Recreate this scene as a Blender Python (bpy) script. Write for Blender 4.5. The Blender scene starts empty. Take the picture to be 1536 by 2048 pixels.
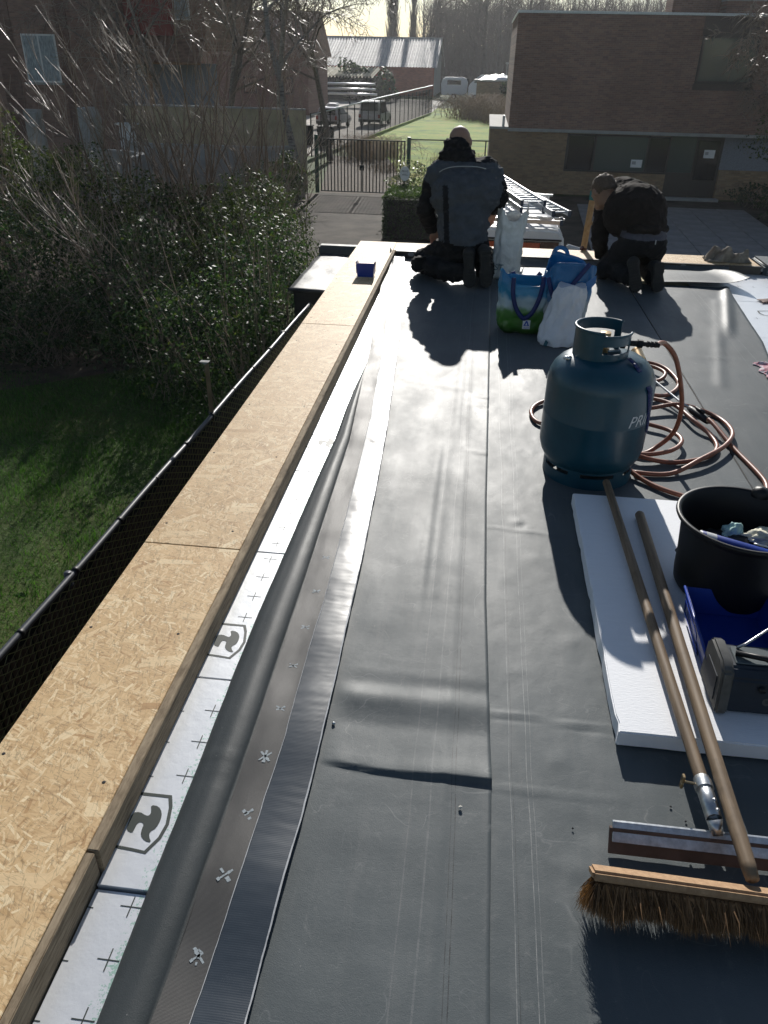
import bpy, bmesh, math, random
import numpy as np
from mathutils import Vector, Matrix, noise as mnoise
R=math.radians
scene=bpy.context.scene
col=scene.collection
# ---------------------------------------------------------------- camera
cam_d=bpy.data.cameras.new('camera'); cam=bpy.data.objects.new('camera',cam_d); col.objects.link(cam); scene.camera=cam
cam_d.sensor_fit='VERTICAL'; cam_d.sensor_height=24.0; cam_d.sensor_width=18.0; cam_d.lens=1538/2048*24.0
cam_d.clip_start=0.05; cam_d.clip_end=3000
right=Vector((0.99307,0.11741,0.0184)); fwd=Vector((-0.0920,0.8568,-0.5075)).normalized()
right=(right-fwd*right.dot(fwd)).normalized(); up=right.cross(fwd)
m=Matrix((right,up,-fwd)).transposed().to_4x4(); m.translation=Vector((0,0,1.41)); cam.matrix_world=m
# ---------------------------------------------------------------- sky and sun
SUN_EL=25.5; SUN_AZ=-2.0          # azimuth from +Y, towards +X
world=bpy.data.worlds.new('World'); scene.world=world; world.use_nodes=True
wn=world.node_tree; bg=wn.nodes['Background']
sky=wn.nodes.new('ShaderNodeTexSky'); sky.sky_type='NISHITA'; sky.sun_disc=False
sky.sun_elevation=R(SUN_EL); sky.sun_rotation=R(SUN_AZ); sky.dust_density=0.2; sky.air_density=1.0; sky.ozone_density=1.0; sky.altitude=30
hs_=wn.nodes.new('ShaderNodeHueSaturation'); hs_.inputs['Saturation'].default_value=0.9; wn.links.new(sky.outputs[0],hs_.inputs['Color']); wn.links.new(hs_.outputs[0],bg.inputs[0]); bg.inputs[1].default_value=0.07
sl=bpy.data.lights.new('sun','SUN'); sl.energy=5.0; sl.angle=R(0.55); sl.color=(1.0,0.96,0.90)
so=bpy.data.objects.new('sun',sl); col.objects.link(so); so.location=(0,40,30)
sd=-Vector((math.sin(R(SUN_AZ))*math.cos(R(SUN_EL)),math.cos(R(SUN_AZ))*math.cos(R(SUN_EL)),math.sin(R(SUN_EL))))
so.rotation_mode='QUATERNION'; so.rotation_quaternion=sd.to_track_quat('-Z','Y')
vs=scene.view_settings; vs.view_transform='Standard'; vs.look='None'; vs.gamma=1.0; vs.use_curve_mapping=False; vs.exposure=0.15
scene.cycles.use_adaptive_sampling=True; scene.cycles.adaptive_threshold=.025; scene.cycles.max_bounces=4; scene.cycles.diffuse_bounces=2; scene.cycles.glossy_bounces=2; scene.cycles.volume_bounces=0; scene.cycles.transmission_bounces=2; scene.cycles.transparent_max_bounces=12
ZG=-3.3
# ---------------------------------------------------------------- mesh helpers
def wl(o):
    v=Vector((0,0,0))
    while o is not None:
        v+=o.location; o=o.parent
    return v
def thing(name,label,cat,loc=(0,0,0),group=None):
    o=bpy.data.objects.new(name,None); col.objects.link(o); o.location=loc; o.empty_display_size=.1
    o['label']=label; o['category']=cat
    if group: o['group']=group
    return o
def tag(o,label=None,cat=None,group=None,kind=None):
    if label: o['label']=label
    if cat: o['category']=cat
    if group: o['group']=group
    if kind: o['kind']=kind
    return o
def link_mesh(name,me,mats,parent=None,smooth=False):
    if not isinstance(mats,(list,tuple)): mats=[mats]
    for mm in mats: me.materials.append(mm)
    o=bpy.data.objects.new(name,me); col.objects.link(o)
    if parent is not None: o.parent=parent
    if smooth: me.polygons.foreach_set('use_smooth',[True]*len(me.polygons))
    return o
class MB:
    def __init__(s): s.V=[];s.F=[];s.M=[]
    def add(s,V,F,mi=0):
        n=len(s.V); s.V+= [tuple(v) for v in V]; s.F+=[tuple(i+n for i in f) for f in F]; s.M+=[mi]*len(F); return s
    def box(s,c,d,rz=0,mi=0,rot=None,taper=1.0):
        hx,hy,hz=d[0]/2,d[1]/2,d[2]/2
        V=[Vector((sx*hx*(taper if sz>0 else 1),sy*hy*(taper if sz>0 else 1),sz*hz)) for sz in(-1,1) for sy in(-1,1) for sx in(-1,1)]
        q=rot if rot is not None else Matrix.Rotation(rz,3,'Z')
        V=[q@v+Vector(c) for v in V]
        return s.add(V,[(0,2,3,1),(4,5,7,6),(0,1,5,4),(2,6,7,3),(1,3,7,5),(0,4,6,2)],mi)
    def bx(s,x0,x1,y0,y1,z0,z1,mi=0): return s.box(((x0+x1)/2,(y0+y1)/2,(z0+z1)/2),(abs(x1-x0),abs(y1-y0),abs(z1-z0)),0,mi)
    def tube(s,P,r,n=8,mi=0,cap=True,flat=None):
        P=[Vector(p) for p in P]; k=len(P)
        if not isinstance(r,(list,tuple)): r=[r]*k
        t0=(P[1]-P[0]).normalized(); a=Vector((0,0,1)) if abs(t0.z)<.9 else Vector((1,0,0))
        u=t0.cross(a).normalized(); V=[]
        for i in range(k):
            t=(P[min(i+1,k-1)]-P[max(i-1,0)])
            t=t.normalized() if t.length>1e-9 else t0
            u=(u-t*u.dot(t)); u=u.normalized() if u.length>1e-6 else t.orthogonal().normalized()
            w=t.cross(u)
            for j in range(n):
                an=2*math.pi*j/n
                V.append(P[i]+(u*math.cos(an)+w*math.sin(an)*(flat or 1))*r[i])
        F=[(i*n+j,i*n+(j+1)%n,(i+1)*n+(j+1)%n,(i+1)*n+j) for i in range(k-1) for j in range(n)]
        if cap: F+= [tuple(range(n-1,-1,-1)),tuple((k-1)*n+j for j in range(n))]
        return s.add(V,F,mi)
    def lathe(s,prof,n=32,c=(0,0,0),mi=0,rot=None,sq=None,cap=False):
        V=[];k=len(prof)
        for (r,z) in prof:
            for j in range(n):
                a=2*math.pi*j/n; v=Vector((r*math.cos(a),r*math.sin(a)*(sq or 1),z))
                if rot is not None: v=rot@v
                V.append(v+Vector(c))
        F=[(i*n+j,i*n+(j+1)%n,(i+1)*n+(j+1)%n,(i+1)*n+j) for i in range(k-1) for j in range(n)]
        if cap: F+=[tuple(range(n-1,-1,-1)),tuple((k-1)*n+j for j in range(n))]
        return s.add(V,F,mi)
    def prism(s,poly,f0,f1,mi=0):
        """poly: 2D points; f0,f1 map (a,b)->3D for the two ends"""
        n=len(poly); V=[f0(*p) for p in poly]+[f1(*p) for p in poly]
        F=[tuple(range(n-1,-1,-1)),tuple(range(n,2*n))]+[(i,(i+1)%n,n+(i+1)%n,n+i) for i in range(n)]
        return s.add(V,F,mi)
    def grid(s,fn,nu,nv,mi=0,close_u=False):
        V=[fn(i/(nu if close_u else nu-1),j/(nv-1)) for j in range(nv) for i in range(nu)]
        F=[]
        for j in range(nv-1):
            for i in range(nu if close_u else nu-1):
                i2=(i+1)%nu
                F.append((j*nu+i,j*nu+i2,(j+1)*nu+i2,(j+1)*nu+i))
        return s.add(V,F,mi)
    def build(s,name,mats,parent=None,smooth=False,bevel=0,seg=1,solid=0,fixn=True,auto=None):
        off=wl(parent) if parent is not None else Vector((0,0,0))
        me=bpy.data.meshes.new(name)
        me.from_pydata([(v[0]-off.x,v[1]-off.y,v[2]-off.z) for v in s.V],[],s.F)
        me.polygons.foreach_set('material_index',s.M)
        if bevel or fixn or solid:
            bm=bmesh.new(); bm.from_mesh(me)
            if fixn: bmesh.ops.recalc_face_normals(bm,faces=bm.faces)
            if solid: thicken(bm,solid)
            if bevel:
                ed=[e for e in bm.edges if len(e.link_faces)==2 and e.calc_face_angle(0)>R(35)]
                bmesh.ops.bevel(bm,geom=ed,offset=bevel,segments=seg,affect='EDGES',clamp_overlap=True)
            bm.to_mesh(me); bm.free()
        me.update()
        o=link_mesh(name,me,mats,parent,smooth)
        if auto is not None: shade_auto(me,auto)
        return o
def thicken(bm,t):
    bm.normal_update(); vs=bm.verts[:]; fs=bm.faces[:]; ed=[e for e in bm.edges if len(e.link_faces)==1]
    mp={v:bm.verts.new(v.co-v.normal*t) for v in vs}
    for f in fs: nf=bm.faces.new([mp[v] for v in reversed(f.verts)]); nf.material_index=f.material_index
    for e in ed:
        f=e.link_faces[0]; a,b=e.verts
        vl=list(f.verts); i=vl.index(a)
        if vl[(i+1)%len(vl)]!=b: a,b=b,a
        try: bm.faces.new((b,a,mp[a],mp[b]))
        except ValueError: pass
def shade_auto(me,deg):
    me.polygons.foreach_set('use_smooth',[True]*len(me.polygons))
    me.set_sharp_from_angle(angle=R(deg))
def fast(name,V,F,mats,parent=None,mi=None,smooth=False):
    """numpy mesh: V (n,3), F (m,k)"""
    off=wl(parent) if parent is not None else Vector((0,0,0))
    V=np.asarray(V,dtype=np.float32)-np.array(off,dtype=np.float32); F=np.asarray(F,dtype=np.int32); k=F.shape[1]
    me=bpy.data.meshes.new(name); me.vertices.add(len(V)); me.vertices.foreach_set('co',V.ravel())
    me.loops.add(F.size); me.loops.foreach_set('vertex_index',F.ravel())
    me.polygons.add(len(F)); me.polygons.foreach_set('loop_start',np.arange(0,F.size,k,dtype=np.int32))
    me.polygons.foreach_set('loop_total',np.full(len(F),k,dtype=np.int32))
    if mi is not None: me.polygons.foreach_set('material_index',np.asarray(mi,dtype=np.int32))
    me.update(calc_edges=True); me.validate()
    return link_mesh(name,me,mats,parent,smooth)
def dup(root,loc=None,rz=None,sc=None,label=None):
    r=root.copy(); col.objects.link(r)
    if loc is not None: r.location=loc
    if rz is not None: r.rotation_euler=(r.rotation_euler[0],r.rotation_euler[1],rz)
    if sc is not None: r.scale=sc if isinstance(sc,(tuple,list)) else (sc,sc,sc)
    if label: r['label']=label
    def rec(a,b):
        for ch in list(a.children):
            c=ch.copy(); col.objects.link(c); c.parent=b; rec(ch,c)
    rec(root,r); return r
def spline(P,n=8):
    P=[Vector(p) for p in P]; out=[]
    for i in range(len(P)-1):
        p0=P[max(i-1,0)];p1=P[i];p2=P[i+1];p3=P[min(i+2,len(P)-1)]
        for k in range(n):
            t=k/n
            out.append(.5*((2*p1)+(p2-p0)*t+(2*p0-5*p1+4*p2-p3)*t*t+(3*p1-p0-3*p2+p3)*t**3))
    out.append(P[-1]); return out
def interp(x,tab): return float(np.interp(x,[t[0] for t in tab],[t[1] for t in tab]))
def text2d(body,size=1.0,shear=0.0,extr=0.0):
    cu=bpy.data.curves.new('txt','FONT'); cu.body=body; cu.size=size; cu.shear=shear; cu.align_x='LEFT'; cu.resolution_u=3
    o=bpy.data.objects.new('txt',cu); col.objects.link(o)
    dg=bpy.context.evaluated_depsgraph_get(); me=bpy.data.meshes.new_from_object(o.evaluated_get(dg))
    V=[tuple(v.co) for v in me.vertices]; F=[tuple(p.vertices) for p in me.polygons]
    bpy.data.objects.remove(o); bpy.data.curves.remove(cu); bpy.data.meshes.remove(me)
    return V,F
def fbm(x,y,z=0,o=3): return mnoise.fractal(Vector((x,y,z)),1.0,2.0,o)
# ---------------------------------------------------------------- materials
class NT:
    def __init__(s,name):
        s.m=bpy.data.materials.new(name); s.m.use_nodes=True; s.t=s.m.node_tree; s.b=s.t.nodes['Principled BSDF']; s._c=None
    def n(s,ty,**kw):
        nd=s.t.nodes.new(ty)
        for k,v in kw.items(): setattr(nd,k,v)
        return nd
    def l(s,a,b): s.t.links.new(a,b)
    def co(s):
        if s._c is None: s._c=s.n('ShaderNodeTexCoord').outputs['Object']
        return s._c
    def map(s,scale=(1,1,1),rot=(0,0,0),loc=(0,0,0),src=None):
        mp=s.n('ShaderNodeMapping'); mp.inputs['Scale'].default_value=scale; mp.inputs['Rotation'].default_value=rot; mp.inputs['Location'].default_value=loc
        s.l(src or s.co(),mp.inputs['Vector']); return mp.outputs[0]
    def noise(s,scale,detail=3,rough=.55,vec=None,dist=0):
        nd=s.n('ShaderNodeTexNoise'); nd.inputs['Scale'].default_value=scale; nd.inputs['Detail'].default_value=detail; nd.inputs['Roughness'].default_value=rough; nd.inputs['Distortion'].default_value=dist
        s.l(vec or s.co(),nd.inputs['Vector']); return nd.outputs['Fac']
    def ramp(s,fac,stops):
        r=s.n('ShaderNodeValToRGB'); e=r.color_ramp.elements
        while len(e)<len(stops): e.new(.5)
        for k,(p,c) in enumerate(stops):
            e[k].position=p; e[k].color=(c,c,c,1) if isinstance(c,(int,float)) else (*c,1)
        s.l(fac,r.inputs[0]); return r.outputs[0]
    def mix(s,fac,a,b,blend='MIX'):
        mx=s.n('ShaderNodeMix',data_type='RGBA',blend_type=blend)
        for sock,v in ((mx.inputs[0],fac),(mx.inputs[6],a),(mx.inputs[7],b)):
            if hasattr(v,'is_linked') or hasattr(v,'links'): s.l(v,sock)
            elif isinstance(v,(int,float)): sock.default_value=v if sock==mx.inputs[0] else (v,v,v,1)
            else: sock.default_value=(*v,1)
        return mx.outputs[2]
    def math(s,op,a,b=None,c=None,clamp=False):
        nd=s.n('ShaderNodeMath',operation=op,use_clamp=clamp)
        for i,v in enumerate((a,b,c)):
            if v is None: continue
            if isinstance(v,(int,float)): nd.inputs[i].default_value=v
            else: s.l(v,nd.inputs[i])
        return nd.outputs[0]
    def xyz(s,src=None):
        sp=s.n('ShaderNodeSeparateXYZ'); s.l(src or s.co(),sp.inputs[0]); return sp.outputs
    def bump(s,h,strength=.3,dist=.01,normal=None):
        b=s.n('ShaderNodeBump'); b.inputs['Strength'].default_value=strength; b.inputs['Distance'].default_value=dist
        s.l(h,b.inputs['Height'])
        if normal is not None: s.l(normal,b.inputs['Normal'])
        s.l(b.outputs[0],s.b.inputs['Normal']); return b.outputs[0]
    def set(s,**kw):
        for k,v in kw.items():
            sock=s.b.inputs[{'col':'Base Color','rough':'Roughness','metal':'Metallic','spec':'Specular IOR Level','trans':'Transmission Weight','sub':'Subsurface Weight','coat':'Coat Weight','coatr':'Coat Roughness','sheen':'Sheen Weight','alpha':'Alpha','em':'Emission Color','ems':'Emission Strength','ior':'IOR','aniso':'Anisotropic'}[k]]
            if isinstance(v,(int,float)): sock.default_value=v
            elif isinstance(v,tuple): sock.default_value=(*v,1)
            else: s.l(v,sock)
        return s
MATS={}
def simple(name,c,rough=.5,metal=0,spec=.5,var=.15,scale=20,bump=0,bscale=60,bdist=.003,stretch=(1,1,1),**kw):
    t=NT(name); v=t.map(stretch)
    n=t.noise(scale,4,.6,v)
    lo=tuple(x*(1-var) for x in c); hi=tuple(min(1,x*(1+var)) for x in c)
    t.set(col=t.ramp(n,[(.3,lo),(.7,hi)]),rough=rough,metal=metal,spec=spec,**kw)
    if bump: t.bump(t.noise(bscale,3,.6,v),bump,bdist)
    MATS[name]=t.m; return t.m
# ---------------------------------------------------------------- special materials
def mat_membrane(name,lines,base=.094,seed=0,dust=1.0):
    t=NT(name); x,y,z=t.xyz()
    big=t.noise(2.2,4,.6,t.map((1,1,1),loc=(seed,seed*2,0)))
    streak=t.noise(5,4,.65,t.map((6,.7,1),loc=(seed,0,0)))
    fine=t.noise(420,2,.7)
    c=t.ramp(big,[(.25,(base*.70,base*.84,base*.89)),(.75,(base*1.08,base*1.24,base*1.29))])
    c=t.mix(t.math('MULTIPLY',t.ramp(streak,[(.5,0),(.85,1)]),.35*dust),c,(base*1.9,base*1.9,base*1.85))
    # chalk scuffs and dust specks
    sc=t.ramp(t.noise(11,6,.8,t.map((1,.7,1),loc=(3+seed,1,0)),2.0),[(.60,0),(.76,1)])
    c=t.mix(t.math('MULTIPLY',sc,.48*dust),c,(base*2.6,base*2.6,base*2.55))
    vo=t.n('ShaderNodeTexVoronoi'); vo.inputs['Scale'].default_value=70; t.l(t.co(),vo.inputs['Vector'])
    sp=t.math('MULTIPLY',t.math('LESS_THAN',vo.outputs['Distance'],.07),t.ramp(vo.outputs['Color'],[(.75,0),(.8,1)]))
    c=t.mix(t.math('MULTIPLY',sp,.6),c,(.3,.3,.29))
    for q,(sc2,k2) in enumerate(((2.6,.5),(5.5,.35))):
        nn=t.noise(sc2,2,.5,t.map((1,1,1),loc=(seed+q*5,q*3,0)),2.5)
        ln=t.math('MULTIPLY',t.ramp(t.math('ABSOLUTE',t.math('SUBTRACT',nn,.5)),[(.0,1),(.006,0)]),t.ramp(t.noise(4,3,.6,t.map(loc=(seed,q*7+2,0))),[(.5,0),(.62,1)]))
        c=t.mix(t.math('MULTIPLY',ln,k2*dust),c,(base*2.4,base*2.5,base*2.5))
    wob=t.math('MULTIPLY',t.math('SUBTRACT',t.noise(1.7,2,.5,t.map((0.01,1,.01))),.5),.02)
    wear=t.ramp(t.noise(30,3,.6,t.map((.1,1,.1))),[(.35,.15),(.6,1)])
    h=None
    for (x0,slope,w,cc,k) in lines:
        d=t.math('ABSOLUTE',t.math('SUBTRACT',t.math('SUBTRACT',x,t.math('MULTIPLY_ADD',y,slope,x0)),wob))
        f=t.math('LESS_THAN',d,w)
        c=t.mix(t.math('MULTIPLY',t.math('MULTIPLY',f,k),wear),c,cc)
    rg=t.ramp(t.noise(3.5,5,.65,t.map((1.6,.8,1),loc=(seed*3,5,0))),[(.25,.47),(.75,.60)])
    t.set(col=c,rough=rg,spec=.22)
    b1=t.bump(t.noise(55,4,.65),.05,.01)
    b2=t.n('ShaderNodeBump'); b2.inputs['Strength'].default_value=.3; b2.inputs['Distance'].default_value=.0014
    t.l(fine,b2.inputs['Height']); t.l(b1,b2.inputs['Normal']); t.l(b2.outputs[0],t.b.inputs['Normal'])
    return t.m
D_=(.02,.02,.022); W_=(.34,.34,.33)
M_MEMB_L=mat_membrane('membrane_grey_left',[(.056,-.007,.0011,D_,.75),(.047,-.007,.0009,D_,.6),(-.05,.0,.0016,(.2,.2,.2),.35),(-.012,.004,.002,(.22,.22,.22),.35)],seed=0)
M_MEMB_R=mat_membrane('membrane_grey_right',[(.176,.0,.0009,D_,.5),(.170,.0,.0009,W_,.5),(.205,.004,.0009,W_,.55),(.213,.006,.0008,W_,.35)],base=.096,seed=4,dust=.8)
M_MEMB_F=mat_membrane('membrane_grey_far',[(1.6,.0,.002,W_,.25),(1.45,.02,.0015,W_,.2)],base=.082,seed=9)
def mat_back():
    t=NT('membrane_back_weave'); w1=t.n('ShaderNodeTexWave',wave_type='BANDS',bands_direction='X'); w1.inputs['Scale'].default_value=150; t.l(t.co(),w1.inputs[0])
    w2=t.n('ShaderNodeTexWave',wave_type='BANDS',bands_direction='Y'); w2.inputs['Scale'].default_value=150; t.l(t.co(),w2.inputs[0])
    h=t.math('ADD',w1.outputs['Fac'],w2.outputs['Fac'])
    t.set(col=t.ramp(t.noise(6,4),[(.3,(.062,.06,.058)),(.7,(.085,.083,.08))]),rough=t.ramp(t.noise(4,3,.6,t.map((.3,1,1))),[(.3,.40),(.7,.50)]),spec=.16)
    t.bump(h,.2,.0008); return t.m
M_BACK=mat_back()
def mat_tape():
    t=NT('sealing_tape_liner'); x,y,z=t.xyz()
    rip=t.math('MULTIPLY',t.noise(60,2,.5,t.map((.6,1.0,1))),.08)
    big=t.noise(9,3,.6,t.map((.35,1,1)))
    w=t.n('ShaderNodeTexWave',wave_type='BANDS',bands_direction='Y'); w.inputs['Scale'].default_value=75; w.inputs['Distortion'].default_value=.6; t.l(t.co(),w.inputs[0])
    t.set(col=t.ramp(t.noise(8,3),[(.3,(.024,.034,.046)),(.7,(.036,.047,.060))]),rough=.3,spec=.55)
    b1=t.bump(big,.18,.012); b=t.n('ShaderNodeBump'); b.inputs['Strength'].default_value=.22; b.inputs['Distance'].default_value=.003
    t.l(t.math('ADD',rip,t.math('MULTIPLY',w.outputs['Fac'],.07)),b.inputs['Height']); t.l(b1,b.inputs['Normal']); t.l(b.outputs[0],t.b.inputs['Normal']); return t.m
M_TAPE=mat_tape()
def mat_osb(name,sx=1.0,seed=0.0,tone=1.0):
    t=NT(name)
    def T(r,g,b): return (min(.95,r*tone*1.03),min(.95,g*tone*.985),min(.95,b*tone*.86))
    warp=t.n('ShaderNodeTexNoise'); warp.inputs['Scale'].default_value=7; warp.inputs['Detail'].default_value=3; t.l(t.map(loc=(seed,seed,0)),warp.inputs['Vector'])
    src=t.mix(.02,t.co(),warp.outputs['Color'],'ADD')
    fz=t.noise(1,4,.65,t.map((40,150,1),rot=(0,0,.6),loc=(seed,0,0)))
    c=t.ramp(fz,[(.3,T(.40,.27,.15)),(.5,T(.52,.37,.22)),(.7,T(.60,.45,.28))])
    hsum=None
    angs=[15,80,-35,50,-70,5,110,-12,35,62,-50,24,95,-5]
    for i,a in enumerate(angs):
        L=[26,15,19,7,22,12,17,5.5,14,20,8,16,24,6.2][i]*sx; el=[6.5,4.5,7,4.5,5.5,8,4,3.6,7,6,4.0,8,5,4.4][i]
        r1=t.map((1,1,1),rot=(0,0,R(a)),src=src); mp=t.map((L,L*el,.01),loc=(i*7.3+seed,i*3.1,i*.37),src=r1)
        vo=t.n('ShaderNodeTexVoronoi',feature='F1',distance='CHEBYCHEV'); vo.inputs['Scale'].default_value=1.0; vo.inputs['Randomness'].default_value=.9; t.l(mp,vo.inputs['Vector'])
        sp=t.n('ShaderNodeSeparateColor'); t.l(vo.outputs['Color'],sp.inputs[0])
        cut=t.math('MULTIPLY_ADD',sp.outputs[2],.16,.22)
        pres=t.math('MULTIPLY',t.math('GREATER_THAN',sp.outputs[0],.60),t.math('LESS_THAN',vo.outputs['Distance'],cut))
        grain=t.noise(1.0,3,.6,t.map((10*sx,300*sx,.1),loc=(i,i,0),src=r1))
        tint=t.ramp(sp.outputs[1],[(0,T(.40,.25,.13)),(.12,T(.52,.36,.20)),(.5,T(.62,.46,.285)),(.85,T(.69,.545,.365)),(1,T(.76,.64,.46))])
        tint=t.mix(.55,tint,t.ramp(grain,[(.3,.74),(.7,1.05)]),'MULTIPLY')
        c=t.mix(t.math('MULTIPLY',pres,.92),c,tint)
        hh=t.math('MULTIPLY',pres,t.math('ADD',.4,sp.outputs[2]))
        hsum=hh if hsum is None else t.math('MAXIMUM',t.math('MULTIPLY',hsum,.88),hh)
    dk=t.ramp(t.noise(1,4,.75,t.map((60,170,1),rot=(0,0,.9),loc=(seed,4,0))),[(.30,.5),(.40,1.0)])
    c=t.mix(.6,c,dk,'MULTIPLY')
    for q,(rz,sc_) in enumerate(((.35,(9,55,1)),(1.35,(8,46,1)))):
        r2=t.map((1,1,1),rot=(0,0,rz),src=src); nn=t.noise(1,3,.6,t.map(sc_,loc=(seed+q*3.3,q,0),src=r2))
        ln=t.ramp(t.math('ABSOLUTE',t.math('SUBTRACT',nn,.5)),[(.004,.4),(.014,1.0)]); c=t.mix(.5,c,ln,'MULTIPLY')
    c=t.mix(.35,c,t.ramp(t.noise(3,3,.6,t.map(loc=(seed,9,0))),[(.3,(.86,.82,.78)),(.7,(1,1,1))]),'MULTIPLY')
    t.set(col=c,rough=.62,spec=.3); t.bump(hsum,.3,.0014); return t.m
M_OSB=mat_osb('osb_strands',1.0,0,1.12)
M_OSBB=mat_osb('osb_strands_middle',.92,5.7,1.04)
M_OSBC=mat_osb('osb_strands_rear',1.05,17.1,1.16)
M_OSB2=mat_osb('osb_strands_far',1.0,11.3,1.1)
def mat_osb_edge():
    t=NT('osb_cut_edge'); n=t.noise(1,5,.7,t.map((60,14,160))); 
    t.set(col=t.ramp(n,[(.3,(.13,.095,.06)),(.5,(.27,.21,.14)),(.72,(.40,.32,.22))]),rough=.85,spec=.2); t.bump(n,.6,.004); return t.m
M_OSBE=mat_osb_edge()
def mat_pir():
    t=NT('foil_faced_insulation'); x,y,z=t.xyz()
    n=t.noise(500,2,.7,t.map((1,1,1))); blot=t.noise(130,4,.75)
    grad=t.math('MULTIPLY_ADD',x,16.0,9.55,clamp=True)      # stain only along the sheet edge
    gate=t.math('LESS_THAN',x,0.5)
    g=t.math('MULTIPLY',t.math('MULTIPLY',t.math('GREATER_THAN',t.math('MULTIPLY',blot,t.math('MULTIPLY_ADD',grad,.45,.55)),.485),gate),.75)
    c=t.mix(g,t.ramp(t.noise(4,3),[(.3,(.74,.76,.78)),(.7,(.82,.83,.84))]),(.30,.55,.42))
    t.set(col=c,rough=.33,spec=.5,metal=.4)
    b1=t.bump(t.noise(25,3,.6),.14,.006); b=t.n('ShaderNodeBump'); b.inputs['Strength'].default_value=.1; b.inputs['Distance'].default_value=.001
    t.l(n,b.inputs['Height']); t.l(b1,b.inputs['Normal']); t.l(b.outputs[0],t.b.inputs['Normal']); return t.m
M_PIR=mat_pir()
M_PIRCORE=simple('insulation_core',(.62,.55,.36),.9)
M_PRINT=simple('black_print',(.018,.028,.024),.5,var=.1)
M_STAMP=simple('grey_stamp',(.27,.31,.33),.7,var=.3,scale=300)
M_EPS=simple('white_foam',(.82,.83,.85),.6,var=.02,bump=.25,bscale=60,bdist=.003,stretch=(1,4,1))
M_DIRT=simple('dark_grit',(.03,.03,.03),.9)
M_CHIP=simple('pale_chip',(.6,.57,.5),.9)
def mat_bottle():
    t=NT('bottle_paint'); n=t.noise(9,5,.65); s=t.ramp(t.noise(38,6,.8),[(.68,0),(.74,1)])
    c=t.ramp(n,[(.3,(.002,.042,.068)),(.7,(.005,.062,.098))]); c=t.mix(t.math('MULTIPLY',s,.38),c,(.11,.16,.18))
    rust=t.ramp(t.noise(17,6,.75,t.map(loc=(4,2,1))),[(.69,0),(.75,1)]); c=t.mix(t.math('MULTIPLY',rust,.7),c,(.07,.045,.032))
    t.set(col=c,rough=t.ramp(t.noise(14,4,.7),[(.3,.28),(.7,.5)]),spec=.5,coat=.2,coatr=.2); t.bump(t.noise(45,3),.08,.003); return t.m
M_BOTTLE=mat_bottle()
M_LETTER=simple('stencil_white',(.55,.58,.6),.6,var=.25,scale=120)
M_BLACKP=simple('black_plastic',(.007,.0075,.009),.48,var=.3,scale=8,bump=.1,bscale=30,spec=.35)
M_BLUEP=simple('blue_plastic',(.006,.035,.26),.33,var=.15,scale=6)
M_HOSE=simple('copper_brown_rubber',(.25,.085,.045),.42,var=.25,scale=40)
M_BRASS=simple('brass',(.5,.36,.2),.32,metal=1,var=.2)
M_STEEL=simple('steel',(.5,.5,.5),.3,metal=1,var=.2,scale=40)
M_GALV=simple('galvanised',(.55,.57,.58),.38,metal=1,var=.25,scale=60,bump=.08)
M_ALU=simple('aluminium',(.66,.67,.68),.34,metal=1,var=.1)
def mat_wood(name,c,dark,scale=1.0):
    t=NT(name); n=t.noise(1,5,.65,t.map((90*scale,5*scale,90*scale))); k=t.noise(14*scale,3,.6)
    cc=t.ramp(n,[(.3,dark),(.7,c)]); cc=t.mix(t.ramp(k,[(.55,0),(.8,.6)]),cc,tuple(x*.55 for x in dark))
    t.set(col=cc,rough=.62,spec=.3); t.bump(n,.25,.002); return t.m
M_HANDLE=mat_wood('handle_wood',(.25,.18,.115),(.13,.09,.056))
M_BLOCK=mat_wood('brush_block_wood',(.42,.27,.15),(.27,.16,.085))
M_LADW=mat_wood('ladder_wood',(.45,.33,.19),(.3,.2,.1),.4)
M_BRISTLE=None
M_KNIT=simple('black_cloth',(.013,.013,.014),.9,var=.3,scale=30,bump=.2,bscale=300,bdist=.002,spec=.2)
M_HOODIE=simple('charcoal_hoodie',(.024,.019,.016),.95,var=.25,scale=25,bump=.2,bscale=250,bdist=.002,spec=.2)
M_VEST=simple('grey_vest',(.066,.075,.088),.88,var=.18,scale=18,bump=.2,bscale=220,bdist=.002,spec=.25)
M_VESTD=simple('vest_dark_panel',(.014,.015,.018),.9,var=.2,spec=.2)
M_PIPING=simple('reflective_piping',(.35,.36,.36),.5)
M_TROUS=simple('black_trousers',(.012,.012,.013),.85,var=.3,scale=20,bump=.2,bscale=220,bdist=.002,spec=.25)
M_TEE=simple('grey_shirt',(.075,.075,.095),.9,var=.15)
M_SKIN=simple('skin',(.27,.16,.11),.5,var=.1,scale=12,sub=.08)
M_HAIR=simple('brown_hair',(.10,.068,.045),.75,var=.5,scale=120,bump=.5,bscale=200,bdist=.004)
M_SOLE=simple('boot_rubber',(.025,.024,.022),.85,var=.3,bump=.3,bscale=120)
M_SACK=simple('white_sack',(.68,.68,.66),.42,var=.06,scale=10,bump=.5,bscale=26,bdist=.012,spec=.5)
M_WBAG=simple('white_plastic_bag',(.66,.67,.70),.35,var=.05,bump=.7,bscale=34,bdist=.012)
M_NAVY=simple('navy_strap',(.003,.014,.10),.55,var=.2,scale=60)
M_TEALPR=simple('teal_print',(.02,.10,.13),.6)
def mat_bag(name,stops,z0,z1):
    t=NT(name); x,y,z=t.xyz(); wob=t.math('MULTIPLY',t.math('SUBTRACT',t.noise(9,3),.5),.35)
    f=t.math('ADD',t.math('DIVIDE',t.math('SUBTRACT',z,z0),z1-z0),wob)
    t.set(col=t.ramp(f,stops),rough=.33,spec=.5); t.bump(t.noise(16,3,.6),.45,.014); return t.m
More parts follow.
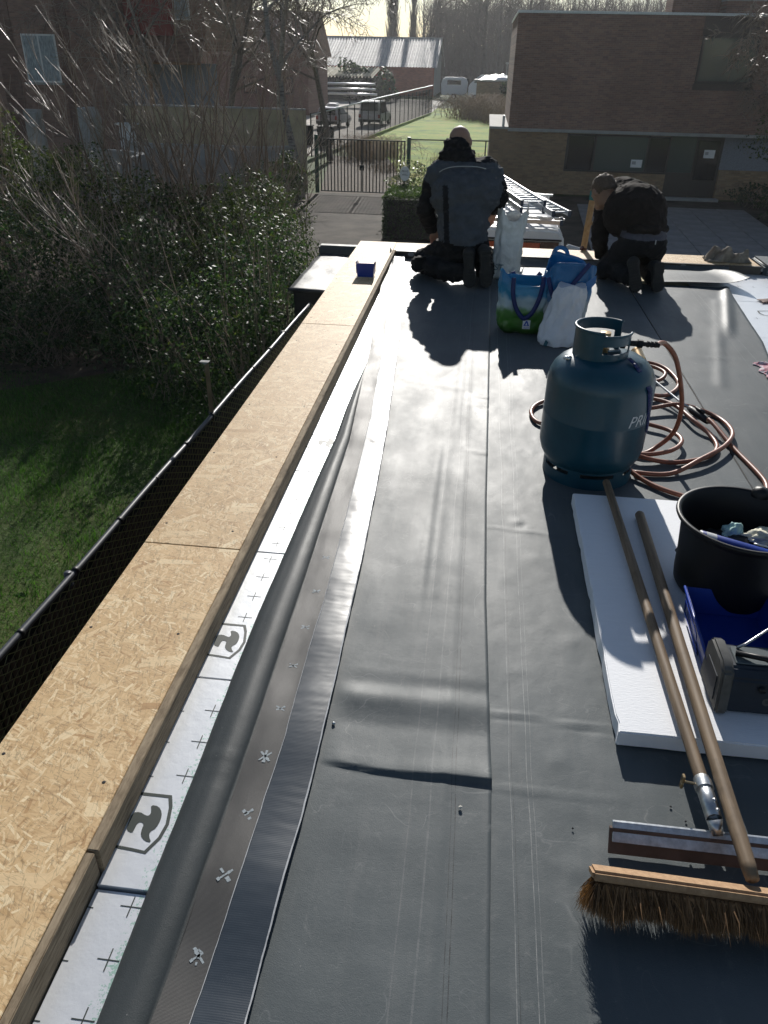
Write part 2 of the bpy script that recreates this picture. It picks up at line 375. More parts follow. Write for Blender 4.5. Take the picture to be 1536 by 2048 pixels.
M_BAG1=mat_bag('printed_bag_blue_green',[(0,(.02,.055,.012)),(.22,(.05,.17,.02)),(.36,(.09,.22,.06)),(.45,(.36,.46,.48)),(.58,(.34,.46,.52)),(.66,(.03,.24,.42)),(1,(.008,.15,.34))],0,.36)
M_BAG2=mat_bag('printed_bag_blue_white',[(0,(.4,.44,.46)),(.45,(.45,.48,.50)),(.6,(.02,.18,.40)),(1,(.006,.115,.29))],0,.42)
M_CLOTHR=simple('beige_rag',(.24,.21,.17),.95,var=.35,scale=18,bump=.4,bscale=60,bdist=.006)
def mat_pinkrag():
    t=NT('pink_patterned_rag'); n=t.noise(28,3,.7); t.set(col=t.ramp(n,[(.45,(.55,.5,.52)),(.52,(.45,.05,.10)),(.6,(.55,.5,.53))]),rough=.9); return t.m
M_PINK=mat_pinkrag()
M_FILM=simple('film_faced_board',(.045,.036,.028),.5,var=.3,scale=14)
M_DISC=simple('grey_print_disc',(.30,.30,.30),.6,var=.25,scale=60)
# outdoor
def mat_brick(name,c1,c2,mortar,bw=.215,bh=.062,axis='XZ',var=.5):
    t=NT(name); x,y,z=t.xyz(); cb=t.n('ShaderNodeCombineXYZ'); t.l({'X':x,'Y':y}[axis[0]],cb.inputs[0]); t.l(z,cb.inputs[1])
    b=t.n('ShaderNodeTexBrick'); t.l(cb.outputs[0],b.inputs['Vector']); b.inputs['Scale'].default_value=1; b.inputs['Brick Width'].default_value=bw; b.inputs['Row Height'].default_value=bh; b.inputs['Mortar Size'].default_value=.006; b.inputs['Bias'].default_value=-.1
    b.inputs['Color1'].default_value=(*c1,1); b.inputs['Color2'].default_value=(*c2,1); b.inputs['Mortar'].default_value=(*mortar,1)
    n=t.noise(.6,4,.6); cc=t.mix(.55,b.outputs['Color'],t.ramp(n,[(.3,(.62,.6,.58)),(.7,(1,1,1))]),'MULTIPLY')
    # individual darker bricks
    vn=t.n('ShaderNodeTexWhiteNoise',noise_dimensions='2D'); sn=t.n('ShaderNodeVectorMath',operation='SNAP'); t.l(cb.outputs[0],sn.inputs[0]); sn.inputs[1].default_value=(bw,bh,1); t.l(sn.outputs[0],vn.inputs['Vector'])
    cc=t.mix(var,cc,t.ramp(vn.outputs['Value'],[(0,(.55,.5,.5)),(.6,(1,1,1)),(1,(1.0,.86,.8))]),'MULTIPLY')
    t.set(col=cc,rough=.9,spec=.2); t.bump(b.outputs['Fac'],-.4,.006); return t.m
M_BRICK_H=mat_brick('brown_brick',(.26,.16,.122),(.195,.12,.093),(.28,.22,.19))
M_BRICK_L=mat_brick('yellow_brown_brick',(.30,.215,.13),(.23,.16,.10),(.26,.21,.15))
M_BRICK_A=mat_brick('apartment_brick',(.30,.19,.15),(.24,.15,.12),(.26,.21,.18),.22,.07)
M_BRICK_R=mat_brick('red_brick',(.42,.12,.07),(.32,.09,.06),(.3,.2,.15),.4,.12)
M_BRICK_W=mat_brick('house_wall_brick',(.25,.12,.08),(.2,.09,.06),(.2,.17,.14),axis='YZ')
M_CONC=simple('concrete_band',(.30,.30,.285),.85,var=.15,scale=3,bump=.2,bscale=30)
M_CONCY=simple('yellowish_concrete',(.36,.31,.20),.9,var=.25,scale=1.5,bump=.2,bscale=8)
M_CONCG=simple('grey_concrete',(.30,.29,.27),.9,var=.25,scale=1.5,bump=.2,bscale=8)
M_ASPH=simple('driveway_paving',(.062,.053,.042),.9,spec=.15,var=.6,scale=1.3,bump=.35,bscale=40,bdist=.01)
M_PAVE=simple('paving_slab',(.20,.195,.19),.85,var=.22,scale=1.6,bump=.2,bscale=30,bdist=.004)
M_YARD=simple('gravel_yard',(.36,.33,.28),.9,var=.2,scale=.8,bump=.2,bscale=10)
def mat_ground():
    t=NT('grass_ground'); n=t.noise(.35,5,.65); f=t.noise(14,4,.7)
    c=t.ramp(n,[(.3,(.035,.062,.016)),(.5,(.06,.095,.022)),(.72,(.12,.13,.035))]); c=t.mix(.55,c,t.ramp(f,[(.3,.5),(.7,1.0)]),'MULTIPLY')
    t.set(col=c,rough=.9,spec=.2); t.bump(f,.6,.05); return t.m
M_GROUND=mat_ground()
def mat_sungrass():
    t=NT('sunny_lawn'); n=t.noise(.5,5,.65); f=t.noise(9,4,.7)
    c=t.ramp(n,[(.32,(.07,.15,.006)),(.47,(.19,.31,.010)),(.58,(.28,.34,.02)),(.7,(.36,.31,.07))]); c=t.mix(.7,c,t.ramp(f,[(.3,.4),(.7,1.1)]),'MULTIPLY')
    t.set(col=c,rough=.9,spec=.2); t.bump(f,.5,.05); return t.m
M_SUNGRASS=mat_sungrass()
M_LITTER=simple('leaf_litter_soil',(.07,.05,.032),.95,var=.5,scale=5,bump=.6,bscale=20,bdist=.04)
def mat_leaf(name,c1,c2,rough=.5,tr=.3):
    t=NT(name); oi=t.n('ShaderNodeNewGeometry'); r=oi.outputs['Random Per Island']
    t.set(col=t.ramp(r,[(0,c1),(.6,c2),(1,tuple(x*1.5 for x in c2))]),rough=rough,spec=.22)
    tb=t.n('ShaderNodeBsdfTranslucent'); t.l(t.ramp(r,[(0,tuple(x*1.6 for x in c1)),(1,(c2[0]*2.6,c2[1]*2.4,c2[2]*1.4))]),tb.inputs[0])
    mx=t.n('ShaderNodeMixShader'); mx.inputs[0].default_value=tr; out=t.t.nodes['Material Output']
    t.l(t.b.outputs[0],mx.inputs[1]); t.l(tb.outputs[0],mx.inputs[2]); t.l(mx.outputs[0],out.inputs[0]); return t.m
M_LEAF=mat_leaf('evergreen_leaf',(.014,.026,.010),(.036,.054,.018),tr=.42)
M_LEAF2=mat_leaf('yellow_green_leaf',(.03,.05,.012),(.06,.085,.02))
M_LEAFD=mat_leaf('dark_ivy_leaf',(.010,.024,.011),(.024,.048,.019),tr=.4)
M_HEDGE=mat_leaf('hedge_leaf',(.02,.045,.012),(.05,.09,.025),.45)
M_BLADE=mat_leaf('grass_blade',(.022,.07,.010),(.05,.135,.02),.55,.35)
M_TWIG=simple('brown_twig',(.21,.165,.128),.42,var=.3,scale=6)
M_WHIP=simple('reddish_whip',(.19,.13,.088),.4,var=.3,scale=6)
M_BARK=simple('grey_bark',(.12,.10,.085),.8,var=.4,scale=12,bump=.6,bscale=30,bdist=.02)
def mat_birch():
    t=NT('birch_bark'); n=t.noise(1,4,.7,t.map((3,3,14))); t.set(col=t.ramp(n,[(.36,(.07,.06,.055)),(.5,(.20,.185,.165)),(.8,(.30,.28,.255))]),rough=.8); t.bump(n,.4,.02); return t.m
M_BIRCH=mat_birch()
M_FARTWIG=simple('far_wood_twig',(.105,.085,.07),.8,var=.3,scale=2)
M_DRY=simple('dry_bramble',(.20,.14,.08),.8,var=.4,scale=6)
M_IRON=simple('dark_green_iron',(.012,.018,.016),.7,var=.3,spec=.15)
M_GREENP=simple('green_post',(.01,.06,.035),.45,var=.2)
M_RAIL=simple('fence_rail_black',(.05,.055,.065),.45,var=.3,scale=20)
M_SLAT=simple('brown_privacy_slat',(.085,.06,.045),.6,var=.4,scale=9)
M_WIRE=simple('olive_wire',(.26,.27,.13),.5)
M_POST=simple('rusty_post',(.16,.11,.07),.6,var=.3,scale=8)
M_ROOFLOW=simple('bitumen_roof',(.04,.042,.045),.5,spec=.3,var=.3,scale=2.5,bump=.2,bscale=5,bdist=.02)
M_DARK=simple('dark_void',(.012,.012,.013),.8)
M_CORR=simple('corrugated_sheet',(.36,.35,.33),.6,var=.25,scale=.6,stretch=(1,4,1))
M_CORRY=simple('corrugated_yellow',(.42,.38,.26),.7,var=.3)
M_WHITE=simple('white_paint',(.60,.61,.61),.4,var=.05)
M_VANW=simple('white_van_paint',(.72,.73,.74),.3,var=.05,scale=3,coat=.4)
M_SILVER=simple('silver_car_paint',(.42,.44,.47),.3,metal=.5,var=.05,coat=.4)
M_TYRE=simple('tyre',(.02,.02,.02),.85)
M_TAIL=simple('tail_light',(.35,.02,.015),.25)
M_ORANGE=simple('orange_panel',(.55,.10,.03),.5)
def mat_glass(name,c,rough=.08):
    t=NT(name); t.set(col=c,rough=rough,spec=.6,coat=.3); return t.m
M_GLASS=mat_glass('dark_window_glass',(.012,.015,.017))
M_GLASSG=mat_glass('greenish_window_glass',(.05,.075,.068),.12)
M_CURT=simple('net_curtain',(.27,.31,.33),.8,var=.45,scale=3.2,stretch=(5,1,1.2))
M_FRAME=simple('dark_frame',(.025,.022,.02),.5)
M_ALUD=simple('zinc_flashing',(.45,.48,.5),.45,metal=.6,var=.15)
M_REDP=simple('dark_red_panel',(.22,.035,.03),.7)
M_GREYBLUE=simple('grey_blue_panel',(.16,.18,.22),.6)
M_TILE=simple('brown_roof_tile',(.20,.12,.08),.85,var=.4,scale=4,bump=.5,bscale=6,bdist=.05)
M_PAPER=simple('white_paper',(.7,.7,.7),.8,var=.05)
M_LAMPON=NT('lamp_glow').set(col=(.9,.9,.85),em=(1,.9,.7),ems=2.0).m

M_BRISTLE=mat_leaf('coir_bristle',(.07,.040,.020),(.20,.115,.056),.75,.15)
M_ROLL=mat_membrane('membrane_roll_face',[],base=.05,seed=7,dust=.35)
# ================================================================ ground and setting
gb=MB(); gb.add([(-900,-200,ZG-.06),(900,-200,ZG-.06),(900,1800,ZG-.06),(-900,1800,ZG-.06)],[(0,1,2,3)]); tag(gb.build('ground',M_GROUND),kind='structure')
def sheet(name,poly,z,m):
    b=MB(); b.add([(x,y,z) for x,y in poly],[tuple(range(len(poly)))]); return tag(b.build(name,m),kind='structure')
sheet('driveway',[(-5.6,18),(-3.0,18.2),(-2.6,25),(-3.3,33.2),(-6.55,33.2),(-6.4,27)],ZG-.052,M_ASPH)
sheet('forecourt',[(-3.0,12),(16,12),(16,34.9),(.2,34.9),(-1.2,33.5),(-2.55,25)],ZG-.056,M_ASPH)
sheet('path',[(-6.5,33.2),(-3.1,33.2),(-2.2,40),(-3.5,46),(-8.5,47)],ZG-.048,M_LITTER)
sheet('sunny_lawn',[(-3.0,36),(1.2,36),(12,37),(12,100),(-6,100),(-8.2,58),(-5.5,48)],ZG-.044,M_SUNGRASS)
sheet('car_park',[(-60,40),(-9.4,46.6),(-5.6,92),(-5.6,120),(-60,120)],ZG-.04,M_YARD)
sheet('planting_bed',[(-40,11.5),(-8,10.6),(-3.6,14),(-5.4,18),(-6.5,33),(-40,34)],ZG-.05,M_LITTER)
# paving slabs of the forecourt, right of the van: receding slabs kept as pieces
slabs=thing('paved_strip','grey slab paving in front of the brown brick house entrance','paving',(6.5,28,ZG-.05))
slm=MB().box((0,0,0),(1.02,1.02,.05)).build('slab_proto',M_PAVE,bevel=.008); slme=slm.data; bpy.data.objects.remove(slm)
rnd=random.Random(5)
for i in range(6):
    for j in range(9):
        o=bpy.data.objects.new('slab',slme); col.objects.link(o); o.parent=slabs
        o.location=((i-2.5)*1.045+j*.05,(j-4.2)*1.045,.028+rnd.uniform(-.006,.006)); o.rotation_euler=(rnd.uniform(-.006,.006),rnd.uniform(-.006,.006),-.05)
# ================================================================ own house below the roof
hs=thing('flat_roofed_house','low brick house whose flat roof is being covered, under the timber boards','building',(1.5,2.5,ZG))
b=MB(); b.bx(-.955,4.6,-2.5,6.8,ZG-.05,-.13); b.build('wall',M_BRICK_W,hs)
b=MB(); b.bx(-.94,4.58,-2.48,6.79,-.128,-.062); b.build('roof_deck',M_LADW,hs)
b=MB(); b.bx(-.96,-.655,-2.4,6.82,-.058,.0385); b.bx(-.65,4.6,6.53,6.8,-.058,.038); b.build('parapet',M_BRICK_W,hs)
# ================================================================ insulation boards
SH=[(-.085,.06),(-.03,.0715),(.064,.0721),(.0753,.0444),(.084,-.0014),(.0797,-.0378),(.0612,-.0757),(.0307,-.0724),(-.03,-.068),(-.075,-.04),(-.09,0)]
FL=[(0.0269,0.0418),(0.0459,0.0405),(0.0586,0.0255),(0.0626,0.0073),(0.0605,-0.0136),(0.0506,-0.0239),(0.0528,-0.0347),(0.0634,-0.0487),(0.0476,-0.0464),(0.0343,-0.0349),(0.031,-0.0197),(0.0312,-0.0074),(0.0221,-0.0026),(0.0162,-0.008),(0.0158,-0.0217),(0.0149,-0.0322),(-0.0004,-0.0261),(-0.0029,-0.0105),(-0.0043,0.0172),(0.0103,0.0215),(0.0278,0.0134),(0.0344,0.0152),(0.0348,0.0247)]
def smooth2(P,it=2):
    for _ in range(it):
        Q=[]
        for i in range(len(P)):
            a=P[i];c=P[(i+1)%len(P)]; Q+=[(a[0]*.75+c[0]*.25,a[1]*.75+c[1]*.25),(a[0]*.25+c[0]*.75,a[1]*.25+c[1]*.75)]
        P=Q
    return P
PZ=-.0055
def flat_poly(b,P,z): b.add([(x,y,z) for x,y in P],[tuple(range(len(P)))])
def shield(parent,cx,cy,z,name='shield_print'):
    b=MB(); P=SH; n=len(P); cxm=sum(p[0] for p in P)/n; cym=sum(p[1] for p in P)/n
    I=[(cxm+(p[0]-cxm)*.90,cym+(p[1]-cym)*.90) for p in P]
    b.add([(cx+x,cy+y,z) for x,y in P]+[(cx+x,cy+y,z) for x,y in I],[(i,(i+1)%n,n+(i+1)%n,n+i) for i in range(n)])
    flat_poly(b,[(cx+x,cy+y) for x,y in smooth2(FL,1)],z); b.build(name,M_PRINT,parent,fixn=False)
def cross(b,cx,cy,z,s=.021,w=.0011,sx=1.0):
    b.add([(cx-s*sx,cy-w,z),(cx+s,cy-w,z),(cx+s,cy+w,z),(cx-s*sx,cy+w,z)],[(0,1,2,3)])
    b.add([(cx-w,cy-s,z+.0002),(cx+w,cy-s,z+.0002),(cx+w,cy+s,z+.0002),(cx-w,cy+s,z+.0002)],[(0,1,2,3)])
joints=[-.34,.263,.863,1.464,2.07,2.66,3.25,3.85,4.45,5.05,5.65,6.25,6.5]
ordn=['first','second','third','fourth','fifth','sixth','seventh','eighth','ninth','tenth','eleventh','twelfth']
rnd=random.Random(3)
for i in range(len(joints)-1):
    y0,y1=joints[i]+.0025,joints[i+1]-.0025
    dz=rnd.uniform(-.0012,.001) if i!=1 else -.006
    b=MB(); b.bx(-.648,-.06,y0,y1,-.056,PZ+dz)
    o=b.build('insulation_board',[M_PIR],bevel=.0012)
    tag(o,'white foil insulation board along the timber edge, %s from the near end of the strip'%ordn[i],'insulation board','foil insulation boards beside the timber edge')
    cb=MB(); k=0; yy=y0+.055+(.0 if i!=2 else .02)
    has=i in (2,3,5,6,8)
    sc=(y0+y1)/2-.02 if i!=2 else 1.018
    if i==3: sc=1.62
    while yy<y1-.01:
        if not(has and abs(yy-sc)<.1):
            c1=MB(); cross(c1,-.565 if i<3 else -.588,yy,PZ+dz+.0006); c1.build('cross_print',M_PRINT,o,fixn=False)
            if i<3: cb=MB(); cb.add([(-.648,yy-.012,PZ+dz+.0006),(-.636,yy-.012,PZ+dz+.0006),(-.636,yy-.010,PZ+dz+.0006),(-.648,yy-.010,PZ+dz+.0006)],[(0,1,2,3)]); cb.build('tick_print',M_PRINT,o,fixn=False)
        yy+=.1025
    if has: shield(o,-.64 if i<4 else -.6,sc,PZ+dz+.0006)
# right hand field boards seen past the sheet edge
lab=['bare white insulation board at the right edge nearest the broom end of the roof','bare white insulation board in the right field, between two others','bare white insulation board beside the curled sheet edge on the right','bare white insulation board under the rear kerb at the far right']
for i,(y0,y1) in enumerate([(3.6,4.2),(4.2,4.8),(4.8,5.65),(5.65,6.5)]):
    b=MB(); b.bx(1.62,2.8,y0+.002,y1-.002,-.05,PZ+rnd.uniform(-.001,.001)); o=b.build('insulation_board',[M_PIR],bevel=.0012)
    tag(o,lab[i],'insulation board','foil insulation boards in the right field')
    if i==2:
        for q in range(3): shield(o,2.0+.2*q,5.35+.05*q,PZ+.002)
    for q in range(9): cb=MB(); cross(cb,1.75+.11*q,(y0+y1)/2,PZ+.002); cb.build('cross_print',M_PRINT,o,fixn=False)
# deck filler under the membrane
b=MB(); b.bx(-.055,1.615,-2.4,6.5,-.056,-.012); o=b.build('insulation_field',M_PIRCORE,hs)
b=MB(); b.bx(1.62,4.55,-2.4,3.595,-.056,-.012); b.bx(2.81,4.55,3.6,6.5,-.056,-.012); b.build('insulation_field',M_EPS,hs)
# ================================================================ OSB boards
rnd=random.Random(8)
def screws(parent,pts,z):
    for (x,y) in pts:
        MB().lathe([(.0001,.0008),(.0032,.0009),(.0042,.0002),(.0045,-.001)],10,(x,y,z)).build('screw',M_DIRT,parent,smooth=True)
OSBJ=[-.45,1.98,4.39,6.82]
oname=['nearest','middle','farthest']
for i in range(3):
    y0,y1=OSBJ[i]+.0015,OSBJ[i+1]-.0015
    b=MB(); b.bx(-.985,-.6712,y0,y1,.0395,.058+(.0006*i)); o=b.build('osb_board',[(M_OSB,M_OSBB,M_OSBC)[i]],bevel=.0015)
    tag(o,'%s of the three flat strand boards capping the left roof edge'%oname[i],'timber board','strand boards capping the left edge')
    pts=[]
    yy=y0+.12
    while yy<y1:
        pts.append((-.955+rnd.uniform(-.01,.012),yy)); pts.append((-.715+rnd.uniform(-.012,.012),yy+rnd.uniform(-.06,.1))); yy+=.48+rnd.uniform(-.06,.06)
    screws(o,pts,.058+.0006*i)
us=[-.45,.892,3.3,5.55,6.5]
un=['nearest','second','third','farthest']
for i in range(4):
    dx=[0,.006,0.004,.002][i]
    def up(u,v,i=i):
        return None
    b=MB(); b.bx(-.6698,-.6515+dx,us[i]+.002,us[i+1]-.002,-.03,.0585+(.0012 if i==1 else 0)); o=b.build('osb_upstand',[M_OSBE],bevel=.002,seg=2)
    tag(o,'%s upright strand board strip lining the inner left edge'%un[i],'timber strip','upright strips lining the left edge')
# rear kerb
rk=MB(); rk.bx(-.6700,2.24,6.512,6.825,.0395,.0575); o=rk.build('osb_board',[M_OSB2],bevel=.0015); tag(o,'strand board capping the far roof edge behind the two workers','timber board')
screws(o,[(x,6.56+.2*(k%2)) for k,x in enumerate(np.arange(-.4,2.2,.22))],.0575)
rf=thing('film_faced_kerb','dark film faced kerb board with grey round prints under the far timber cap','kerb board',(.8,6.5,0))
b=MB(); b.bx(-.645,2.25,6.492,6.5105,-.03,.0565); b.build('board',M_FILM,rf,bevel=.001)
for k in range(19):
    x=-.52+.155*k
    m_=MB(); m_.lathe([(.0001,0),(.026,0)],20,(0,0,0),rot=Matrix.Rotation(R(90),3,'X'),sq=.62); 
    m_.V=[(v[0]+x,6.4912,v[2]+.034) for v in m_.V]
    if k%2==0: m_.build('round_print',M_DISC,rf,fixn=False)
# right far corner: grey covered kerb
b=MB(); b.bx(2.262,4.5,6.46,6.84,-.03,.075); o=b.build('covered_kerb',M_MEMB_F,bevel=.02,seg=3,auto=40); tag(o,'grey membrane covered kerb at the far right corner of the roof','kerb')
# ================================================================ membrane sheets
def lapx(y): return interp(y,[(-2,.123),(.831,.124),(1.21,.128),(1.9,.114),(2.52,.113),(3.5,.121),(4.45,.127),(6.6,.135)])
TR=[(.3,-.284),(.755,-.284),(.92,-.281),(1.071,-.276),(1.278,-.276),(1.491,-.278),(1.734,-.284),(2.013,-.287),(2.6,-.306),(3.093,-.326),(4.35,-.399),(5.217,-.463),(6.377,-.563),(6.6,-.58)]
TL=[(.3,-.378),(.637,-.375),(.792,-.371),(.923,-.367),(1.114,-.366),(1.267,-.361),(1.405,-.365),(1.578,-.368),(1.811,-.367),(2.074,-.374),(2.588,-.390),(3.185,-.411),(4.045,-.465),(5.357,-.56),(6.414,-.652),(6.6,-.66)]
RR=[(.3,-.444),(.627,-.443),(1.0,-.441),(1.31,-.440),(1.493,-.443),(1.913,-.447),(2.148,-.452),(2.54,-.46),(2.951,-.468),(3.672,-.517),(4.2,-.548),(6.4,-.69)]
RL=[(.3,-.534),(.62,-.534),(.864,-.54),(1.17,-.542),(1.459,-.548),(1.737,-.55),(2.094,-.546),(2.583,-.542),(2.972,-.535),(3.322,-.543),(3.582,-.542),(3.972,-.535),(4.25,-.553),(4.536,-.576),(5.531,-.648),(6.083,-.66),(6.6,-.70)]
def ridge(x,y,p0,p1,w,h,ext=.05):
    dx,dy=p1[0]-p0[0],p1[1]-p0[1]; L=math.hypot(dx,dy); t=((x-p0[0])*dx+(y-p0[1])*dy)/L; d=(-(x-p0[0])*dy+(y-p0[1])*dx)/L
    f=min(1,max(0,(t+ext)/ext))*min(1,max(0,(L+ext-t)/ext)); return h*f*math.exp(-(d/w)**2)
def blob(x,y,cx,cy,r,h,q=1.0): return h*math.exp(-(((x-cx)/r)**2+((y-cy)/(r*q))**2))
BL=[(.28,1.3,.02,.004),(.33,1.12,.03,-.004),(.30,1.02,.025,.004),(.22,2.38,.025,.007),(.24,2.36,.012,-.006),(.33,3.35,.05,.006),(.27,2.15,.03,.003),(.36,1.75,.03,.004),(.2,1.6,.02,.003),(.31,1.46,.015,.003)]
def zR(x,y):
    z=.0012*fbm(x*6,y*2.2,1)+.0007*fbm(x*22,y*16,3)
    z+=ridge(x,y,(.125,1.425),(.43,1.405),.004,-.002)+ridge(x,y,(.125,1.434),(.43,1.414),.005,.0028)
    z+=ridge(x,y,(.13,1.203),(.42,1.208),.005,.0016)+ridge(x,y,(.13,1.10),(.25,1.03),.004,.001)
    z+=ridge(x,y,(.14,2.33),(.36,2.31),.007,.0025)+ridge(x,y,(.2,3.0),(.45,2.9),.008,.002)
    for (a,c,r,h) in BL: z+=blob(x,y,a,c,r,h*.45)
    return z
def zL(x,y):
    mk=float(np.clip((x-interp(y,TR)-.004)/.05,0,1)); ek=float(np.clip((lapx(y)-x)/.06,.12,1))
    z0=.0026; z=.0034*fbm(x*3.2,y*1.5,7)*ek+.0016*fbm(x*1.2,y*6.5,11)*ek+.0006*fbm(x*16,y*10,2)*ek
    k=np.clip((x+.3)/.43,0,1)
    # standing cross fold
    h=.0045+.006*k; yc=1.222-.012*k+.004*math.sin(x*17)
    if y>=yc: z+=h*math.exp(-((y-yc)/.055)**2)
    else: z+=h*math.exp(-((y-yc)/.005)**2)
    z+=.006*math.exp(-((y-1.445)/.035)**2)*(1-.5*k)-.003*math.exp(-((y-1.50)/.03)**2)-.003*math.exp(-((y-1.36)/.035)**2)
    z+=ridge(x,y,(.06,2.93),(.125,2.92),.012,.007)+ridge(x,y,(.06,3.55),(.125,3.54),.012,.008)+ridge(x,y,(.06,3.4),(.12,3.4),.01,-.003)
    z+=ridge(x,y,(-.02,3.2),(-.02,4.2),.022,.004,.3)+ridge(x,y,(-.06,2.0),(-.06,2.8),.025,.004,.3)-ridge(x,y,(-.085,2.0),(-.085,2.8),.02,.003,.3)
    z+=ridge(x,y,(.018,.7),(.018,4.4),.014,.0022,.3)+ridge(x,y,(-.3,3.72),(0,3.62),.03,.003)
    z+=ridge(x,y,(-.39,4.45),(.02,4.72),.012,.002)
    if y>4.3: z+=.006*math.sin((x*2.2+y*.6)*9)*min(1,(y-4.3)/1.5)*np.clip((-.25-x)/.1,0,1)
    return z0+z*mk
yl=np.concatenate([np.arange(-1.2,.6,.06),np.arange(.6,1.1,.02),np.arange(1.1,1.6,.006),np.arange(1.6,4.8,.02),np.arange(4.8,6.5,.03),[6.50]])
def sheet_grid(xs_of_y,ys,zf,mat,name,lip=True):
    nx=len(xs_of_y(0)); V=[];
    for y in ys:
        X=xs_of_y(y)
        for x in X: V.append((x,y,zf(x,y)))
    nf=len(ys); F=[(j*nx+i,j*nx+i+1,(j+1)*nx+i+1,(j+1)*nx+i) for j in range(nf-1) for i in range(nx-1)]
    if lip:     # small downturned edge shows the sheet's thickness
        n0=len(V)
        for j,y in enumerate(ys):
            x=xs_of_y(y)[-1]; V.append((x+.0004,y,zf(x,y)-.0032))
        F+=[(j*nx+nx-1,n0+j,n0+j+1,(j+1)*nx+nx-1) for j in range(nf-1)]
    return fast(name,V,F,mat,smooth=True)
ysR=np.concatenate([np.arange(-1.2,.7,.06),np.arange(.7,2.6,.012),np.arange(2.6,4.4,.02),np.arange(4.4,6.5,.05),[6.49]])
o=sheet_grid(lambda y:np.concatenate([np.linspace(lapx(y)-.04,.50,42),np.linspace(.54,1.137,20)]),ysR,zR,M_MEMB_R,'roofing_sheet',False)
tag(o,'middle grey roofing sheet with double chalk lines, under gas bottle and bags','roofing sheet','grey roofing sheets')
o=sheet_grid(lambda y:np.linspace(interp(y,TR)-.02,lapx(y),46),yl,zL,M_MEMB_L,'roofing_sheet')
tag(o,'left grey roofing sheet with a raised cross fold near the camera','roofing sheet','grey roofing sheets')
def zF(x,y):
    z=.003+.002*fbm(x*2.5,y*2,5)+.0008*fbm(x*9,y*7,8)
    e=2.0-.155*(6.5-y) if y>4 else 1.62
    z+=ridge(x,y,(1.14,4.35),(1.62,4.31),.01,.003)+ridge(x,y,(1.3,3.9),(1.7,5.6),.03,.004)+ridge(x,y,(1.62,5.0),(1.84,5.9),.03,.018,.3)
    return z
def edgeF(y): return interp(y,[(-2,1.7),(4.0,1.62),(4.685,1.74),(5.9,1.86),(6.0,1.88),(6.5,1.98)])
ysF=np.concatenate([np.arange(-1.2,3.4,.08),np.arange(3.4,6.0,.03)])
o=sheet_grid(lambda y:np.linspace(1.141,edgeF(y),40),ysF,zF,M_MEMB_F,'roofing_sheet')
tag(o,'right grey roofing sheet beyond the dark seam, kneeling worker on it','roofing sheet','grey roofing sheets')
# folded back end of the right sheet, curling up at its right corner
def flap(u,v):
    x=1.30+u*(.60+.10*(1-v)); y=5.97+v*.50
    lift=.012+.05*max(0,(u-.75)/.25)**2*(1-v*.6)+.028*math.sin(math.pi*min(1,v*1.05))*(.4+.6*u)
    fold=.035*(1-v)**6
    return (x+.02*math.sin(v*5),y+.02*math.sin(u*4)-.015*(1-v),lift+fold*(.3+.7*u))
b=MB(); b.grid(flap,40,30); o=b.build('turned_back_sheet',M_MEMB_F,smooth=True,solid=.002); tag(o,'turned back sheet end with curled corner beside the bent over worker','roofing sheet')
def rearup(u,v):
    x=-.1+u*2.1; a=v*1.25
    return (x,6.38+.11*math.sin(a*1.2)-.0,.004+.052*(1-math.cos(a*1.3))*.75+.004*math.sin(x*7))
b=MB(); b.grid(rearup,60,12); o=b.build('upturned_sheet_edge',M_MEMB_F,smooth=True,solid=.002); tag(o,'grey sheet edge turned up against the far kerb','roofing sheet')
# ---------------- folded-over left margin: rolled fold, woven back, sealing tape
fm=thing('folded_sheet_margin','long folded back sheet margin with rolled fold and dark shiny tape','folded sheet',(-.45,3,0))
def stripz(y): return .0165+.0015*math.sin(y*4.1)+.0035*fbm(y*2.2,3.3)+.0042*math.sin(y*21+2.2*math.sin(y*2.7))*(.55+.45*math.sin(y*1.9+.6))
ys=np.concatenate([np.arange(.2,3.9,.015),np.arange(3.9,6.5,.03)])
V=[];nx=15
for y in ys:
    xl,xr=interp(y,RL),interp(y,RR); w=max(.012,xr-xl); h=.25*w*float(np.clip((4.3-y)/.9,0.25,1))
    h*=1+.03*math.sin(y*5)+(.05*math.exp(-((y-1.19)/.007)**2)-.035*math.exp(-((y-1.12)/.012)**2))
    for k in range(nx):
        a=math.pi*(1.12-k/(nx-1)*1.12) if True else 0
        cx=xl+w*.5; x=cx+math.cos(a)*w*.52; z=max(-.004,-.002+math.sin(a)*h*1.15+ (.004 if k>nx//2 else 0))
        if k==nx-1: x=xr+.004; z=stripz(y)
        V.append((x+.001*fbm(y*9,k),y,z+.0004*fbm(y*14,k*.7)))
F=[(j*nx+i,j*nx+i+1,(j+1)*nx+i+1,(j+1)*nx+i) for j in range(len(ys)-1) for i in range(nx-1)]
fast('rolled_fold',V,F,M_ROLL,fm,smooth=True)
V=[];nx=9
for y in ys:
    xl,xr=interp(y,RR)+.002,interp(y,TL)+.004
    if y>4.2: xl=interp(y,RL)
    for k in range(nx):
        u=k/(nx-1); up_=.0
        if y>5.9: up_=.07*((y-5.9)/.6)**2*(1-u)
        V.append((xl+(xr-xl)*u,y,stripz(y)+up_+.0012*fbm(y*7,u*2,4)+.004*math.sin(u*3)*math.sin(y*6.3+1)*.6))
F=[(j*nx+i,j*nx+i+1,(j+1)*nx+i+1,(j+1)*nx+i) for j in range(len(ys)-1) for i in range(nx-1)]
back=fast('woven_back',V,F,M_BACK,fm,smooth=True)
V=[];nx=11
ys2=np.concatenate([np.arange(.2,6.48,.008)])
